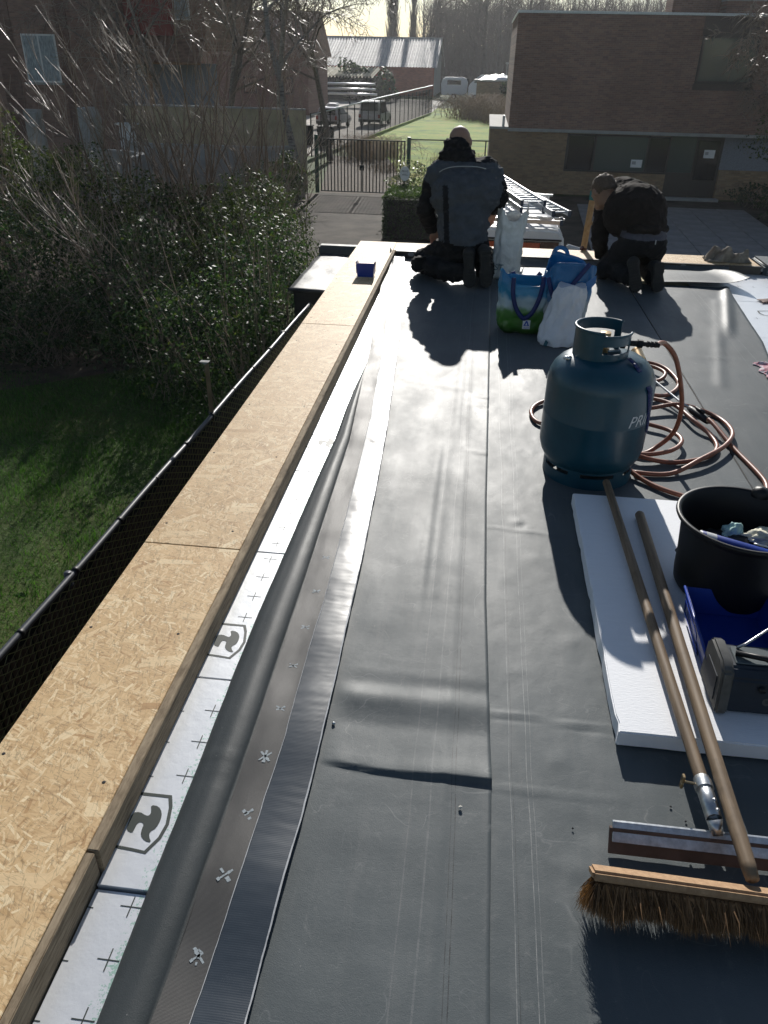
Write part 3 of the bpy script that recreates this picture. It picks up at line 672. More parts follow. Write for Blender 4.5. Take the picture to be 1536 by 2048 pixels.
for y in ys2:
    xl,xr=interp(y,TL),interp(y,TR)
    wv=float(np.clip((y-.8)/2.5,.15,1))
    for k in range(nx):
        u=k/(nx-1); s=math.sin(math.pi*u)
        V.append((xl+(xr-xl)*u+.0012*fbm(y*12,k*.0+9)*(1 if k in(0,nx-1) else .3),y,stripz(y)+.0028+wv*(.0016*fbm(y*7,u*1.0,2)+.0005*fbm(y*24,u*1.2,6))*(.35+s*.8)+.001*s))
F=[(j*nx+i,j*nx+i+1,(j+1)*nx+i+1,(j+1)*nx+i) for j in range(len(ys2)-1) for i in range(nx-1)]
tape=fast('sealing_tape',V,F,M_TAPE,fm,smooth=True)
def edge_strip(tab,off,w,name):
    V=[]
    for y in ys2:
        x=interp(y,tab)+off+.0011*fbm(y*14,off*99); z=stripz(y)+.0042
        ww=w*(.6+.6*abs(fbm(y*5,2.2)))
        V+=[(x-ww,y,z),(x+ww,y,z+.0006)]
    F=[(2*j,2*j+1,2*j+3,2*j+2) for j in range(len(ys2)-1)]
    return fast(name,V,F,simple('tape_edge_glue',(.42,.43,.44),.35,var=.2,scale=90),tape,smooth=True)
edge_strip(TR,.0,.0022,'tape_edge'); edge_strip(TL,.0,.0011,'tape_edge')
# flap underside meeting the sheet (hidden shade side)
V=[]
for y in ys2: 
    x=interp(y,TR); V+=[(x,y,stripz(y)+.003),(x-.004,y,zL(x,y)+.0005)]
fast('flap_edge',V,[(2*j,2*j+1,2*j+3,2*j+2) for j in range(len(ys2)-1)],M_BACK,fm,smooth=True)
# stamped asterisks on the woven back
rnd=random.Random(4)
for k,y in enumerate([.60,.748,.902,1.05,1.207,1.36,1.52,1.68,1.85,2.03]):
    x=(interp(y,RR)+interp(y,TL))/2+.008; b=MB(); u_=(x-interp(y,RR))/(interp(y,TL)-interp(y,RR)); z=stripz(y)+.0012*fbm(y*7,u_*2,4)+.004*math.sin(u_*3)*math.sin(y*6.3+1)*.6+.0004
    arms=[45,135] if k%3!=1 else [45,135,90]
    if k>4: arms=[35,150]
    s=1.35 if k<5 else 1.0
    for a in arms:
        for t_ in (-1,1):
            for q in range(3):
                d=(.002+.0045*q)*t_*s; ww=.0022*s*rnd.uniform(.6,1.4); ca,sa=math.cos(R(a)),math.sin(R(a)); L_=.0022*s
                if rnd.random()<.12: continue
                P=[(d-L_,-ww),(d+L_,-ww*rnd.uniform(.7,1.1)),(d+L_,ww),(d-L_,ww*rnd.uniform(.7,1.1))]
                b.add([(x+p[0]*ca-p[1]*sa,y+p[0]*sa+p[1]*ca,z) for p in P],[(0,1,2,3)])
    b.build('stamp',M_STAMP,back,fixn=False)
# seam strip between middle and right sheet
b=MB(); b.bx(1.1365,1.1415,-1.2,6.45,-.002,.0016); o=b.build('seam_joint',M_DARK,hs)
# small grit and off-cuts on the roof
rnd=random.Random(12)
for (x,y,s,mm,lb) in [(-.257,1.34,.0045,M_GALV,'tiny metal nut by the shiny tape'),(.06,1.135,.004,M_CHIP,'small pale wood sliver on left roofing sheet'),(.30,1.115,.0022,M_DIRT,'dark grit crumb left of the squeegee'),(.52,1.20,.0022,M_DIRT,'dark grit crumb between board and squeegee'),(.545,1.165,.0022,M_DIRT,'black crumb beside the squeegee socket')]:
    b=MB(); b.lathe([(.0002,0),(s,s*.2),(s*.9,s*.9),(s*.4,s*1.3),(.0002,s*1.35)],7,(x,y,.0015 if x>.13 else .003)); b.V=[(v[0]+rnd.uniform(-.001,.001),v[1]+rnd.uniform(-.001,.001),v[2]) for v in b.V]
    tag(b.build('debris_crumb',mm),lb,'debris')
# ================================================================ gas bottle
BX,BY=.508,2.83; BR=.199
gb_=thing('gas_bottle','dark blue steel gas bottle with open collar, standing on the grey roofing','gas bottle',(BX,BY,0))
prof=[(.10,.052),(.150,.056),(.175,.072),(.190,.10),(BR,.135),(BR,.252),(BR+.0015,.256),(BR+.0015,.262),(BR,.266),(BR,.385),(.193,.412),(.182,.436),(.163,.458),(.137,.475),(.10,.487),(.05,.493),(.0005,.494)]
MB().lathe(prof,64,(BX,BY,0)).build('body',M_BOTTLE,gb_,smooth=True)
def wallring(pts,z0,z1,n=72,r=.16,thick=.004,skip=None,sl=0):
    b=MB()
    def arc(a0,a1,za,zb,m=24):
        V=[];
        for k in range(m+1):
            a=a0+(a1-a0)*k/m
            for rr in (r,r-thick):
                for z in (za,zb): V.append((BX+rr*math.cos(a)*(1-sl*(z-z0)),BY+rr*math.sin(a)*(1-sl*(z-z0)),z))
        F=[]
        for k in range(m):
            i=k*4; j=i+4
            F+=[(i,j,j+1,i+1),(i+2,i+3,j+3,j+2),(i+1,j+1,j+3,i+3),(i,i+2,j+2,j)]
        F+=[(0,1,3,2),(m*4,m*4+2,m*4+3,m*4+1)]
        b.add(V,F)
    for p in pts: arc(*p)
    return b
# foot ring with slots
b=wallring([(R(a),R(a+16),.046,.062,4) for a in range(-122,238,60)]+[(0,2*math.pi,.0,.046,48),(0,2*math.pi,.062,.078,48)],0,.078,r=.172,thick=.005)
b.build('foot_ring',M_BOTTLE,gb_,auto=40)
b=MB(); b.lathe([(.165+.007*math.cos(t_),.006+.006*math.sin(t_)) for t_ in np.linspace(0,6.283,9)],48,(BX,BY,0)); b.build('foot_rim',M_BOTTLE,gb_,smooth=True)
# collar: tall ring with windows, lower at the front
CR=.101; CB=.474; 
def carc(b,a0,a1,za,zb,m=14,r=CR,th=.0045):
    V=[];
    for k in range(m+1):
        a=R(a0+(a1-a0)*k/m)
        for rr in (r,r-th):
            for z in (za,zb): V.append((BX-.02+rr*math.cos(a),BY+rr*math.sin(a),z))
    F=[]
    for k in range(m):
        i=k*4;j=i+4; F+=[(i,j,j+1,i+1),(i+2,i+3,j+3,j+2),(i+1,j+1,j+3,i+3),(i,i+2,j+2,j)]
    F+=[(0,1,3,2),(m*4,m*4+2,m*4+3,m*4+1)]; b.add(V,F)
b=MB()
carc(b,150,265,CB-.02,.588,24)            # left solid side
carc(b,265,345,CB-.02,.512,16); carc(b,265,345,.540,.576,16); carc(b,335,348,.512,.540,4)   # front right window
carc(b,40,150,.552,.588,22); carc(b,135,150,CB,.552,4); carc(b,40,56,CB,.552,4); carc(b,56,135,CB-.01,.505,12)   # rear window
b.build('collar',M_BOTTLE,gb_,auto=40)
b=MB()
rim=[(BX-.02+CR*math.cos(R(a)),BY+CR*math.sin(R(a)),.588) for a in range(40,266,5)]; b.tube(rim,.0055,8)
rim2=[(BX-.02+CR*math.cos(R(a)),BY+CR*math.sin(R(a)),.576) for a in range(265,346,5)]; b.tube(rim2,.005,8)
b.build('collar_rim',M_BOTTLE,gb_,smooth=True)
# weld drips where the collar meets the shoulder
b=MB()
for (a,dz) in ((198,.0),(188,-.008)): b.lathe([(.0002,.007),(.008,.005),(.013,0),(.012,-.006)],10,(BX-.02+.121*math.cos(R(a)),BY+.121*math.sin(R(a)),.476+dz))
b.build('weld_bead',M_GALV,gb_,smooth=True)
# valve and regulator
vx,vy=BX-.01,BY
b=MB(); b.lathe([(.022,.488),(.022,.505),(.014,.507),(.014,.540),(.019,.542),(.019,.566),(.0002,.568)],20,(vx,vy,0)); b.tube([(vx,vy,.528),(vx+.06,vy+.005,.528)],.013,12); b.build('valve',M_BRASS,gb_,auto=40)
b=MB(); b.tube([(vx+.058,vy+.005,.528),(vx+.075,vy+.006,.528)],.021,6); b.tube([(vx+.075,vy+.006,.528),(vx+.12,vy+.01,.527)],.011,12); b.tube([(vx+.12,vy+.01,.527),(vx+.138,vy+.011,.526)],.016,6); b.tube([(vx+.138,vy+.011,.526),(vx+.20,vy+.015,.522)],.0085,12)
for q in range(3): b.tube([(vx+.155+.014*q,vy+.0125,.5255),(vx+.162+.014*q,vy+.013,.525)],.0115,10)
b.build('hose_coupling',M_BLACKP,gb_,auto=40)
b=MB(); 
for sx in (-1,1): b.box((vx+.035*sx,vy-.03,.501),(.05,.012,.018),rz=.4*sx)
b.build('valve_guard',M_GALV,gb_,bevel=.002)
# dark strap hanging over the right shoulder
P=[]
for t_ in np.linspace(0,1,26):
    a=R(-48+26*t_)
    if t_<.30: z=.50-.09*t_/.3; r=.105+.088*(t_/.3)**.6
    else: z=.41-.19*(t_-.3)/.7; r=BR+.003
    P.append((r*math.cos(a),r*math.sin(a),z,a))
b=MB()
for i in range(len(P)-1):
    def pt(p,s,o): 
        a=p[3]+s*.075; rr=math.hypot(p[0],p[1])+o; return (BX+rr*math.cos(a),BY+rr*math.sin(a),p[2])
    q=[pt(P[i],-1,.001),pt(P[i],1,.001),pt(P[i+1],1,.001),pt(P[i+1],-1,.001)]
    b.add(q,[(0,1,2,3)])
b.build('strap',M_NAVY,gb_,smooth=True,solid=.003)
V,F=text2d('PRIM',.062,.28)
a0=R(-63); V2=[(BX+(BR+.0012)*math.cos(a0+v[0]/BR),BY+(BR+.0012)*math.sin(a0+v[0]/BR),.268+v[1]+.0) for v in V]
MB().add(V2,F).build('lettering',M_LETTER,gb_,fixn=False)
# ================================================================ hose and torch
hose=thing('gas_hose','copper brown rubber gas hose lying in loose coils behind the gas bottle','hose',(.95,3.2,0))
r_=.0096
seq=[(vx+.19,vy+.015,.523),(.735,2.93,.505),(.79,2.95,.45),(.838,2.975,.34),(.872,3.0,.22),(.87,3.02,.11),(.82,3.03,.035),(.74,2.99,.013),(.62,3.06,.012),(.45,3.22,.012),(.345,3.25,.012),(.314,3.343,.012),(.333,3.442,.012),(.401,3.528,.012),(.6,3.68,.012),(.82,3.66,.012),(.977,3.551,.025),(1.035,3.345,.032),(1.087,3.232,.012),(1.084,3.104,.012),(1.011,2.997,.012),(.856,2.926,.014),(.72,2.95,.028),(.66,3.10,.028),(.72,3.33,.03),(.83,3.29,.022),(.914,3.23,.022),(.937,3.114,.03),(.87,3.006,.03),(.74,2.95,.03),(.63,3.0,.032),(.58,3.2,.032),(.68,3.40,.03),(.871,3.468,.028),(1.015,3.521,.034),(1.163,3.456,.013),(1.18,3.249,.03),(1.112,3.095,.03),(.979,2.945,.03),(.836,2.826,.012),(.691,2.815,.012),(.60,2.80,.012),(.60,2.83,.012)]
seq=seq[:-2]
MB().tube(spline(seq,7),r_,9).build('hose_run',M_HOSE,hose,smooth=True)
s2=[(.66,2.83,.026),(.726,2.745,.012),(.814,2.665,.012),(.92,2.62,.012),(1.05,2.63,.012),(1.155,2.70,.012),(1.191,2.783,.012),(1.189,2.888,.012),(1.155,3.10,.013),(1.115,3.29,.036),(1.10,3.345,.04)]
MB().tube(spline(s2,7),r_*1.02,9).build('hose_run',M_HOSE,hose,smooth=True)
s3=[(.9,3.64,.028),(.982,3.687,.012),(1.057,3.79,.012),(1.085,3.911,.012),(1.06,4.09,.012),(.985,4.17,.012),(.88,4.16,.012),(.80,4.03,.012),(.84,3.9,.012),(.97,3.88,.012),(1.03,3.96,.028),(.98,4.06,.028),(.86,4.08,.028)]
MB().tube(spline(s3,7),r_,9).build('hose_run',M_HOSE,hose,smooth=True)
to=thing('gas_torch','roofing gas torch with brass burner lying on the hose coils','torch',(1.0,3.7,0))
d=Vector((.88,4.05,.095))-Vector((.90,3.93,.085))
b=MB(); p0=Vector((.885,4.06,.10)); p1=Vector((.90,3.95,.075)); b.tube([p1,p1+(p0-p1)*.15,p1+(p0-p1)*.2,p0],[.018,.018,.030,.031],20,cap=False); b.tube([p0+(p1-p0)*.02,p1+(p0-p1)*.25],[.029,.028],20,cap=False); b.tube([p0,p0+(p1-p0)*.06],[.033,.033],20,cap=False); b.build('burner',M_BRASS,to,auto=40,fixn=False)
MB().tube([p1,(.915,3.85,.06),(.94,3.78,.05),(1.012,3.56,.04),(1.05,3.47,.036)],.0055,8).build('lance',M_STEEL,to,smooth=True)
b=MB(); b.tube([(1.045,3.48,.036),(1.055,3.455,.034),(1.09,3.375,.03),(1.10,3.345,.028)],[.012,.017,.016,.012],12); b.box((1.078,3.42,.052),(.014,.06,.012),rz=.35); b.build('grip',M_BLACKP,to,smooth=True)
MB().tube([(1.10,3.345,.032),(1.112,3.32,.038)],.011,6).build('coupling',M_BRASS,to)
# ================================================================ white foam board
b=MB(); b.bx(.423,1.023,1.362,2.535,.0045,.05); eps=b.build('foam_board',M_EPS,bevel=.003,seg=2)
bm=bmesh.new(); bm.from_mesh(eps.data); bmesh.ops.subdivide_edges(bm,edges=[e for e in bm.edges if e.calc_length()>.3],cuts=40,use_grid_fill=True)
for v in bm.verts:
    if v.co.x<.45: v.co.x+=.0018*fbm(v.co.y*9,v.co.z*30)+.004*max(0,math.sin(v.co.y*23+1))**14
    if v.co.y<1.38: v.co.y+=.0018*fbm(v.co.x*9,v.co.z*30,5)
bm.to_mesh(eps.data); bm.free()
tag(eps,'white foam board lying on the roof under handles, pail and radio','foam board')
EZ=.05
# ================================================================ pail with contents
PX,PY=.832,2.005
pl=thing('builders_pail','black rubber builders pail with metal bail, standing on the white foam board','pail',(PX,PY,EZ))
prof=[(.0005,.006),(.140,.006),(.150,.010),(.156,.02),(.158,.034),(.160,.05),(.163,.12),(.172,.215),(.176,.232),(.189,.236),(.193,.243),(.190,.250),(.181,.249),(.177,.243),(.168,.20),(.158,.10),(.152,.03),(.145,.018),(.0005,.016)]
MB().lathe(prof,72,(PX,PY,EZ-.003)).build('shell',M_BLACKP,pl,smooth=True)
P=[(PX+.19*math.cos(a)*1.0+.012,PY+.19*math.sin(a)*.98,EZ+.262+.012*math.sin(a*2)) for a in np.linspace(R(62),R(-105),40)]
MB().tube(P,.0026,6).build('bail',M_STEEL,pl,smooth=True)
for a in (62,-75):
    b=MB(); c_=(PX+.183*math.cos(R(a)),PY+.183*math.sin(R(a)),EZ+.246); b.lathe([(.026,-.012),(.026,.004),(.018,.014),(.0005,.018)],18,c_); b.build('bail_lug',M_BLACKP,pl,smooth=True)
# cartridge etc inside
ct=thing('sealant_cartridge','blue sealant cartridge with white end lying inside the black pail','cartridge',(PX,PY,EZ+.15))
q0=Vector((.70,1.965,.235)); q1=Vector((.94,1.93,.195))
MB().tube([q0,q0+(q1-q0)*.02,q1],[.024,.028,.028],20).build('tube_body',M_BLUEP,ct,auto=40)
MB().tube([q0+(q0-q1)*.06,q0+(q1-q0)*.01],[.014,.0286],16).build('end_cap',M_WHITE,ct,auto=40)
MB().tube([q0+(q1-q0)*.06,q0+(q1-q0)*.18],.0284,20,cap=False).build('band',M_WHITE,ct,smooth=True)
def lump(name,c,rad,mat,seed,label,cat,amp=.35,sc=22):
    bm=bmesh.new(); bmesh.ops.create_icosphere(bm,subdivisions=4,radius=1)
    for v in bm.verts:
        n=v.co.normalized(); k=1+amp*fbm(n.x*1.8+seed,n.y*1.8,n.z*1.8)+amp*.4*fbm(n.x*6,n.y*6+seed,n.z*6)
        v.co=Vector((n.x*rad[0]*k+c[0],n.y*rad[1]*k+c[1],n.z*rad[2]*k+c[2]))
    me=bpy.data.meshes.new(name); bm.to_mesh(me); bm.free(); o=link_mesh(name,me,mat,None,True); tag(o,label,cat); return o
lump('foam_scrap',(.825,2.055,.205),(.032,.026,.036),simple('mint_foam',(.36,.55,.52),.8),3,'mint green foam scrap standing inside the black pail','foam scrap')
lump('work_glove',(.915,2.02,.225),(.055,.035,.022),simple('cream_glove',(.62,.60,.47),.8,bump=.3,bscale=60),8,'cream crumpled glove on top of the pail contents','glove',.5)
lump('waste_cloth',(PX,PY,.14),(.145,.145,.075),M_BLACKP,15,'dark rubbish heap filling the bottom of the black pail','rubbish',.25)
b=MB(); rnd=random.Random(2)
for k in range(5):
    a=Vector((.88+rnd.uniform(-.03,.06),1.90+rnd.uniform(-.03,.02),.21)); P=[a,a+Vector((rnd.uniform(-.03,.03),.01,.035)),a+Vector((rnd.uniform(-.06,.06),.02,.045))]; b.tube(spline(P,4),.0016,5)
tag(b.build('wire_offcut',M_STEEL,smooth=True),'thin grey wire off-cuts poking from the black pail','wire')
# ================================================================ blue stacking bin on the board
def stacking_bin(name,label,c,w,d,h,rz,mat,th=.004,front=.45):
    t=thing(name,label,'storage bin',(0,0,0)); t.location=c; t.rotation_euler=(0,0,rz)
    def part(nm,pts,faces):
        b=MB(); b.add(pts,faces); o=b.build(nm,mat,None,fixn=True,solid=th); o.parent=t; return o
    hw,hd=w/2,d/2; f=.86
    part('base_panel',[(-hw*f,-hd*f,.004),(hw*f,-hd*f,.004),(hw*f,hd*f,.004),(-hw*f,hd*f,.004)],[(0,1,2,3)])
    for s in (-1,1):
        o=part('side_panel',[(s*hw*f,-hd*f,.004),(s*hw*f,hd*f,.004),(s*hw,hd,h),(s*hw,-hd*.35,h),(s*hw*.93,-hd,h*front)],[(0,1,2,3,4)])
        b=MB(); b.tube([(s*hw,hd,h),(s*hw,-hd*.35,h),(s*hw*.93,-hd,h*front)],.004,6); oo=b.build('rim',mat,None,smooth=True); oo.parent=t
        b=MB(); b.tube([(s*hw*.97,hd*.7,h*.25),(s*hw*1.01,hd*.7,h*.8),(s*hw*1.01,-hd*.3,h*.8),(s*hw*.97,-hd*.55,h*.25),(s*hw*.97,hd*.7,h*.25)],.0022,5); oo=b.build('rib',mat,None,smooth=True); oo.parent=t
    part('back_panel',[(-hw*f,hd*f,.004),(hw*f,hd*f,.004),(hw,hd,h),(-hw,hd,h)],[(0,1,2,3)])
    part('front_panel',[(-hw*f,-hd*f,.004),(hw*f,-hd*f,.004),(hw*.93,-hd,h*front),(-hw*.93,-hd,h*front)],[(0,1,2,3)])
    return t
stacking_bin('storage_bin','blue plastic stacking bin on the foam board between pail and radio',(.775,1.725,EZ+.001),.225,.30,.075,-.04,M_BLUEP,front=.8)
stacking_bin('storage_bin','small blue plastic bin standing on the left strand board',(-.77,5.61,.0595),.132,.12,.098,math.pi+.02,M_BLUEP,.003,.72)
# ================================================================ site radio
RX0,RX1,RY0,RY1,RZ0,RZ1=.685,1.0,1.46,1.59,EZ+.003,EZ+.118
rd=thing('site_radio','dark blue site radio with grey bumper and rod aerial on the foam board','radio',((RX0+RX1)/2,1.53,EZ))
M_RDARK=simple('radio_dark_blue',(.008,.016,.028),.5,var=.2,scale=30); M_RGREY=simple('radio_grey_rubber',(.075,.075,.07),.6,var=.25,scale=40); M_RTOP=simple('radio_top_panel',(.07,.09,.095),.5,var=.2); M_LCD=simple('radio_display',(.13,.15,.12),.2)
b=MB(); b.prism([(RY0,RZ0),(RY1,RZ0),(RY1+.005,RZ1-.02),(RY1-.01,RZ1),(RY0+.035,RZ1),(RY0+.012,RZ1-.02)],lambda a,c:(RX0,a,c),lambda a,c:(RX1,a,c)); b.build('cabinet',M_RDARK,rd,bevel=.006,seg=2,auto=40)
b=MB(); b.prism([(RY0-.012,RZ0),(RY1+.012,RZ0),(RY1+.016,RZ1-.01),(RY1-.005,RZ1+.014),(RY0+.042,RZ1+.014),(RY0+.012,RZ1-.002)],lambda a,c:(RX0-.024,a,c),lambda a,c:(RX0+.006,a,c)); bp=b.build('bumper',M_RGREY,rd,bevel=.006,seg=2,auto=40)
b=MB(); b.prism([(RY0+.02,RZ0+.02),(RY1-.015,RZ0+.02),(RY1-.02,RZ1-.03),(RY0+.03,RZ1-.03)],lambda a,c:(RX0-.0265,a,c),lambda a,c:(RX0-.022,a,c)); b.build('recess',M_RDARK,bp)
b=MB(); b.bx(RX0+.015,RX1-.01,RY0+.045,RY1-.02,RZ1,RZ1+.004); b.build('top_panel',M_RTOP,rd,bevel=.002)
for k in range(6): MB().lathe([(.0045,0),(.0042,.003),(.0005,.0035)],12,(RX0+.10+.022*k,RY0+.062,RZ1+.004)).build('button',M_GALV,rd,smooth=True)
MB().tube([(RX0+.03,RY1-.03,RZ1+.006),(RX0+.05,RY1-.025,RZ1+.016),(RX0+.30,RY1+.13,RZ1+.115)],[.004,.0032,.0024],8).build('aerial',M_STEEL,rd,smooth=True)
b=MB(); b.tube([(RX0+.02,RY1-.055,RZ1+.01),(RX0+.08,RY1-.08,RZ1+.02),(RX0+.13,RY1-.10,RZ1+.012)],.007,8); b.build('carry_strap',M_BLACKP,rd,smooth=True)
fy=RY0+.003
def front(b_,pts,mat,name): b_.add(pts,[tuple(range(len(pts)))]); return b_.build(name,mat,rd,fixn=False)
def fpt(x,z): # sloping front face
    return (x,RY0+.012*(z-RZ0)/(RZ1-.02-RZ0)-.0015,z)
front(MB(),[fpt(RX0+.125,RZ1-.048),fpt(RX0+.19,RZ1-.048),fpt(RX0+.19,RZ1-.026),fpt(RX0+.125,RZ1-.026)],M_LCD,'display')
front(MB(),[fpt(RX0+.094+.011*math.cos(a),RZ0+.040+.011*math.sin(a)) for a in np.linspace(0,6.283,25)[:-1]],M_RGREY,'round_badge')
front(MB(),[fpt(RX0+.094+x*.0045+.0,RZ0+.040+z*.007) for x,z in ((-1,-.6),(1,-.6),(1,.6),(-1,.6))],M_RDARK,'badge_mark')
front(MB(),[fpt(RX0+.115,RZ0+.030),fpt(RX0+.165,RZ0+.030),fpt(RX0+.165,RZ0+.048),fpt(RX0+.115,RZ0+.048)],simple('radio_red',(.4,.02,.02),.5),'red_badge')
V,F=text2d('Pro',.019); b=MB(); b.add([(fpt(RX0+.112+v[0],RZ0+.012+v[1])[0],fpt(0,RZ0+.012+v[1])[1]-.0006,RZ0+.012+v[1]) for v in V],F); b.build('lettering',M_WHITE,rd,fixn=False)
MB().lathe([(.009,0),(.008,.006),(.0005,.007)],14,(RX0+.075,RY0+.006,RZ1-.04),rot=Matrix.Rotation(R(90),3,'X')).build('knob',M_BLACKP,rd,smooth=True)
# ================================================================ squeegee
sq=thing('floor_squeegee','long handled metal floor squeegee lying flat beside the broom','squeegee',(.6,1.1,0))
b=MB(); b.prism([(1.070,.030),(1.098,.058),(1.104,.058),(1.104,.052),(1.078,.026)],lambda a,c:(.372,a,c),lambda a,c:(.93,a,c)); b.build('channel',M_GALV,sq,bevel=.001)
b=MB(); b.prism([(1.060,.006),(1.066,.004),(1.096,.050),(1.088,.050)],lambda a,c:(.366,a,c),lambda a,c:(.936,a,c)); b.build('rubber_blade',simple('brown_rubber_blade',(.13,.085,.065),.7,var=.3),sq,bevel=.001)
h0=Vector((.575,1.135,.078)); h1=Vector((.549,2.61,.070)); hd=(h1-h0).normalized()
MB().tube([h0,h0+hd*.02,h0+(h1-h0)*.5,h1-hd*.01,h1],[.0135,.0142,.0142,.0138,.009],14).build('handle',M_HANDLE,sq,smooth=True)
b=MB(); b.tube([h0-hd*.02,h0+hd*.085],[.0165,.0172],16,cap=False); b.tube([h0-hd*.02,(.582,1.092,.058)],[.0162,.011],14); b.build('socket',M_GALV,sq,smooth=True,solid=.0012)
b=MB(); b.tube([h0+hd*.055,h0+hd*.075],.0195,18); b.build('clamp_band',M_GALV,sq,auto=40)
c0=h0+hd*.065+Vector((-.02,0,.004)); b=MB(); b.tube([c0,c0+Vector((-.022,0,.004))],.0035,8); b.box(c0+Vector((-.026,0,.012)),(.006,.012,.02)); b.box(c0+Vector((-.026,0,-.006)),(.006,.012,.016)); b.build('wing_nut',M_BRASS,sq,bevel=.002)
for zz in (.02,-.005): MB().lathe([(.005,0),(.0045,.003),(.0005,.004)],10,tuple(h0+hd*zz+Vector((.006,-.004,.0155)))).build('screw',M_STEEL,sq,smooth=True)
# ================================================================ broom
br=thing('yard_broom','wooden yard broom with brown coir bristles and long wooden handle','broom',(.6,.94,0))
ang=R(-48)   # bristle direction: towards camera and down
bl0,bl1=.306,.93
tilt=-.035
def bp(x,u,v): # u along bristle dir, v across block width
    du=Vector((0,-.60,-.80)); dv=Vector((0,.80,-.60)); c=Vector((x,.952,.090+tilt*(x-bl0)))
    return c+du*u+dv*v
b=MB(); b.prism([(-.010,-.022),(.009,-.025),(.009,.025),(-.010,.022)],lambda a,c:bp(bl0,a,c),lambda a,c:bp(bl1,a,c)); b.build('block',M_BLOCK,br,bevel=.005,seg=2,auto=40)
rng=np.random.default_rng(7)
# tufts of bristles
NT_=[];FT=[];n=0
tx=np.arange(bl0+.012,bl1-.01,.0125)
for x in tx:
    for v in (-.019,-.006,.007,.020):
        m_=150
        a=rng.normal(0,1,(m_,2)); L=rng.uniform(.046,.064,m_)*(1+.12*math.sin(x*41)+.1*math.sin(x*97+v*60))
        for k in range(m_):
            s=Vector(bp(x+a[k,0]*.0016,.012,v+a[k,1]*.0016)); sp=.30
            endfx=(x-.34)*-0.8 if x<.34 else 0
            e=Vector(bp(x+a[k,0]*.012+(-.022*max(0,(.335-x)/.03)),.012+L[k],v*1.5+a[k,1]*.013)); e.z=max(.002,e.z)
            mid=(s+e)*.5+Vector((rng.normal(0,.004),rng.normal(0,.004),rng.normal(0,.003)))
            w=Vector((.0012,.0005,.0004)) if k%2 else Vector((.0003,.0008,.0010))
            NT_+=[s-w,s+w,mid+w*.8,mid-w*.8,e]; FT+=[(n,n+1,n+2),(n,n+2,n+3),(n+3,n+2,n+4)]; n+=5
b=MB(); b.prism([(.010,-.022),(.052,-.034),(.052,.034),(.010,.022)],lambda a,c:bp(bl0+.016,a,c),lambda a,c:bp(bl1-.016,a,c)); b.build('shadow_core',M_BRISTLE,br,bevel=.006)  # solid filler added inside the bristles so their cast shadow closes up
o=fast('bristles',[tuple(v) for v in NT_],FT,M_BRISTLE,br); o['kind']='stuff'
g0=Vector((.606,.972,.096)); g1=Vector((.634,2.39,.068)); gd=(g1-g0).normalized()
MB().tube([g0+gd*.0,g0+gd*.03,g0+gd*.1,g0+(g1-g0)*.6,g1-gd*.012,g1],[.0125,.0148,.0158,.0158,.0155,.0095],16).build('handle',M_HANDLE,br,smooth=True)
# ================================================================ bags
def bag_shape(c,w,d,h,seed,top_wave=.03,bulge=.15,lean=(0,0),n=64,m=26,flare=1.08,crease=.010):
    cx,cy=c
    def f(u,v):
        a=2*math.pi*u; p=2.0/4.2
        ca,sa=math.cos(a),math.sin(a); sx=math.copysign(abs(ca)**p,ca); sy=math.copysign(abs(sa)**p,sa)
        k=1+bulge*math.sin(math.pi*min(1,v*1.2))*.5; k*=(1+(flare-1)*v)
        z=h*v+(top_wave*v**3)*(math.sin(a*2+seed)+.5*math.sin(a*3+seed*2))
        if v<.12: k*=.80+.2*(v/.12)**.6
        dd=crease*(fbm(sx*2+seed,sy*2,v*3.0)+.6*fbm(sx*5,sy*5+seed,v*7))
        pin=1-.25*v*v*abs(sx)**3*.0
        return (cx+sx*(w/2*k+dd)+lean[0]*v,cy+sy*(d/2*k*(1-.25*v)+dd)+lean[1]*v,max(.006,z+.004))
    b=MB(); b.grid(f,n,m,close_u=True)
    V0=[f(i/n,0) for i in range(n)]; b.add(V0,[tuple(range(n))]); return b,f
def strap(P,w,mat,parent,name='handle'):
    P=spline(P,6); b=MB()
    V=[]
    for i,p in enumerate(P):
        t=(P[min(i+1,len(P)-1)]-P[max(i-1,0)]).normalized(); s=t.cross(Vector((.1,-1,.25))).normalized()*w/2
        V+=[p-s,p+s]
    b.add(V,[(2*i,2*i+1,2*i+3,2*i+2) for i in range(len(P)-1)]); return b.build(name,mat,parent,smooth=True,solid=.0022)
bg1=thing('shopping_bag','blue, white and green shopping bag with hanging navy handle and square logo','shopping bag',(.315,4.66,0))
b,f1=bag_shape((.315,4.66),.27,.17,.335,1.3,.035,.16,(-.005,.0),flare=1.1,crease=.016); b.build('bag_body',M_BAG1,bg1,smooth=True,solid=.0015)
b=MB(); b.add([(.235,4.552,.005),(.205,4.60,.12),(.182,4.62,.12),(.178,4.60,.005)],[(0,1,2,3)]); 
fy1=4.566
strap([(.235,fy1+.01,.335),(.238,fy1-.006,.25),(.262,fy1-.016,.17),(.30,fy1-.020,.118),(.325,fy1-.02,.112),(.362,fy1-.018,.15),(.392,fy1-.012,.23),(.405,fy1+.0,.315),(.402,fy1+.02,.345)],.026,M_NAVY,bg1)
strap([(.232,4.75,.33),(.27,4.77,.27),(.35,4.77,.27),(.40,4.75,.33)],.026,M_NAVY,bg1)
lz,lx=.075,.333
b=MB(); yy=fy1-.0245; b.add([(lx-.022,yy,lz-.026),(lx+.022,yy,lz-.026),(lx+.022,yy+.003,lz+.026),(lx-.022,yy+.003,lz+.026)],[(0,1,2,3)]); b.build('logo_patch',M_WHITE,bg1,fixn=False)
b=MB(); yy-=.0012
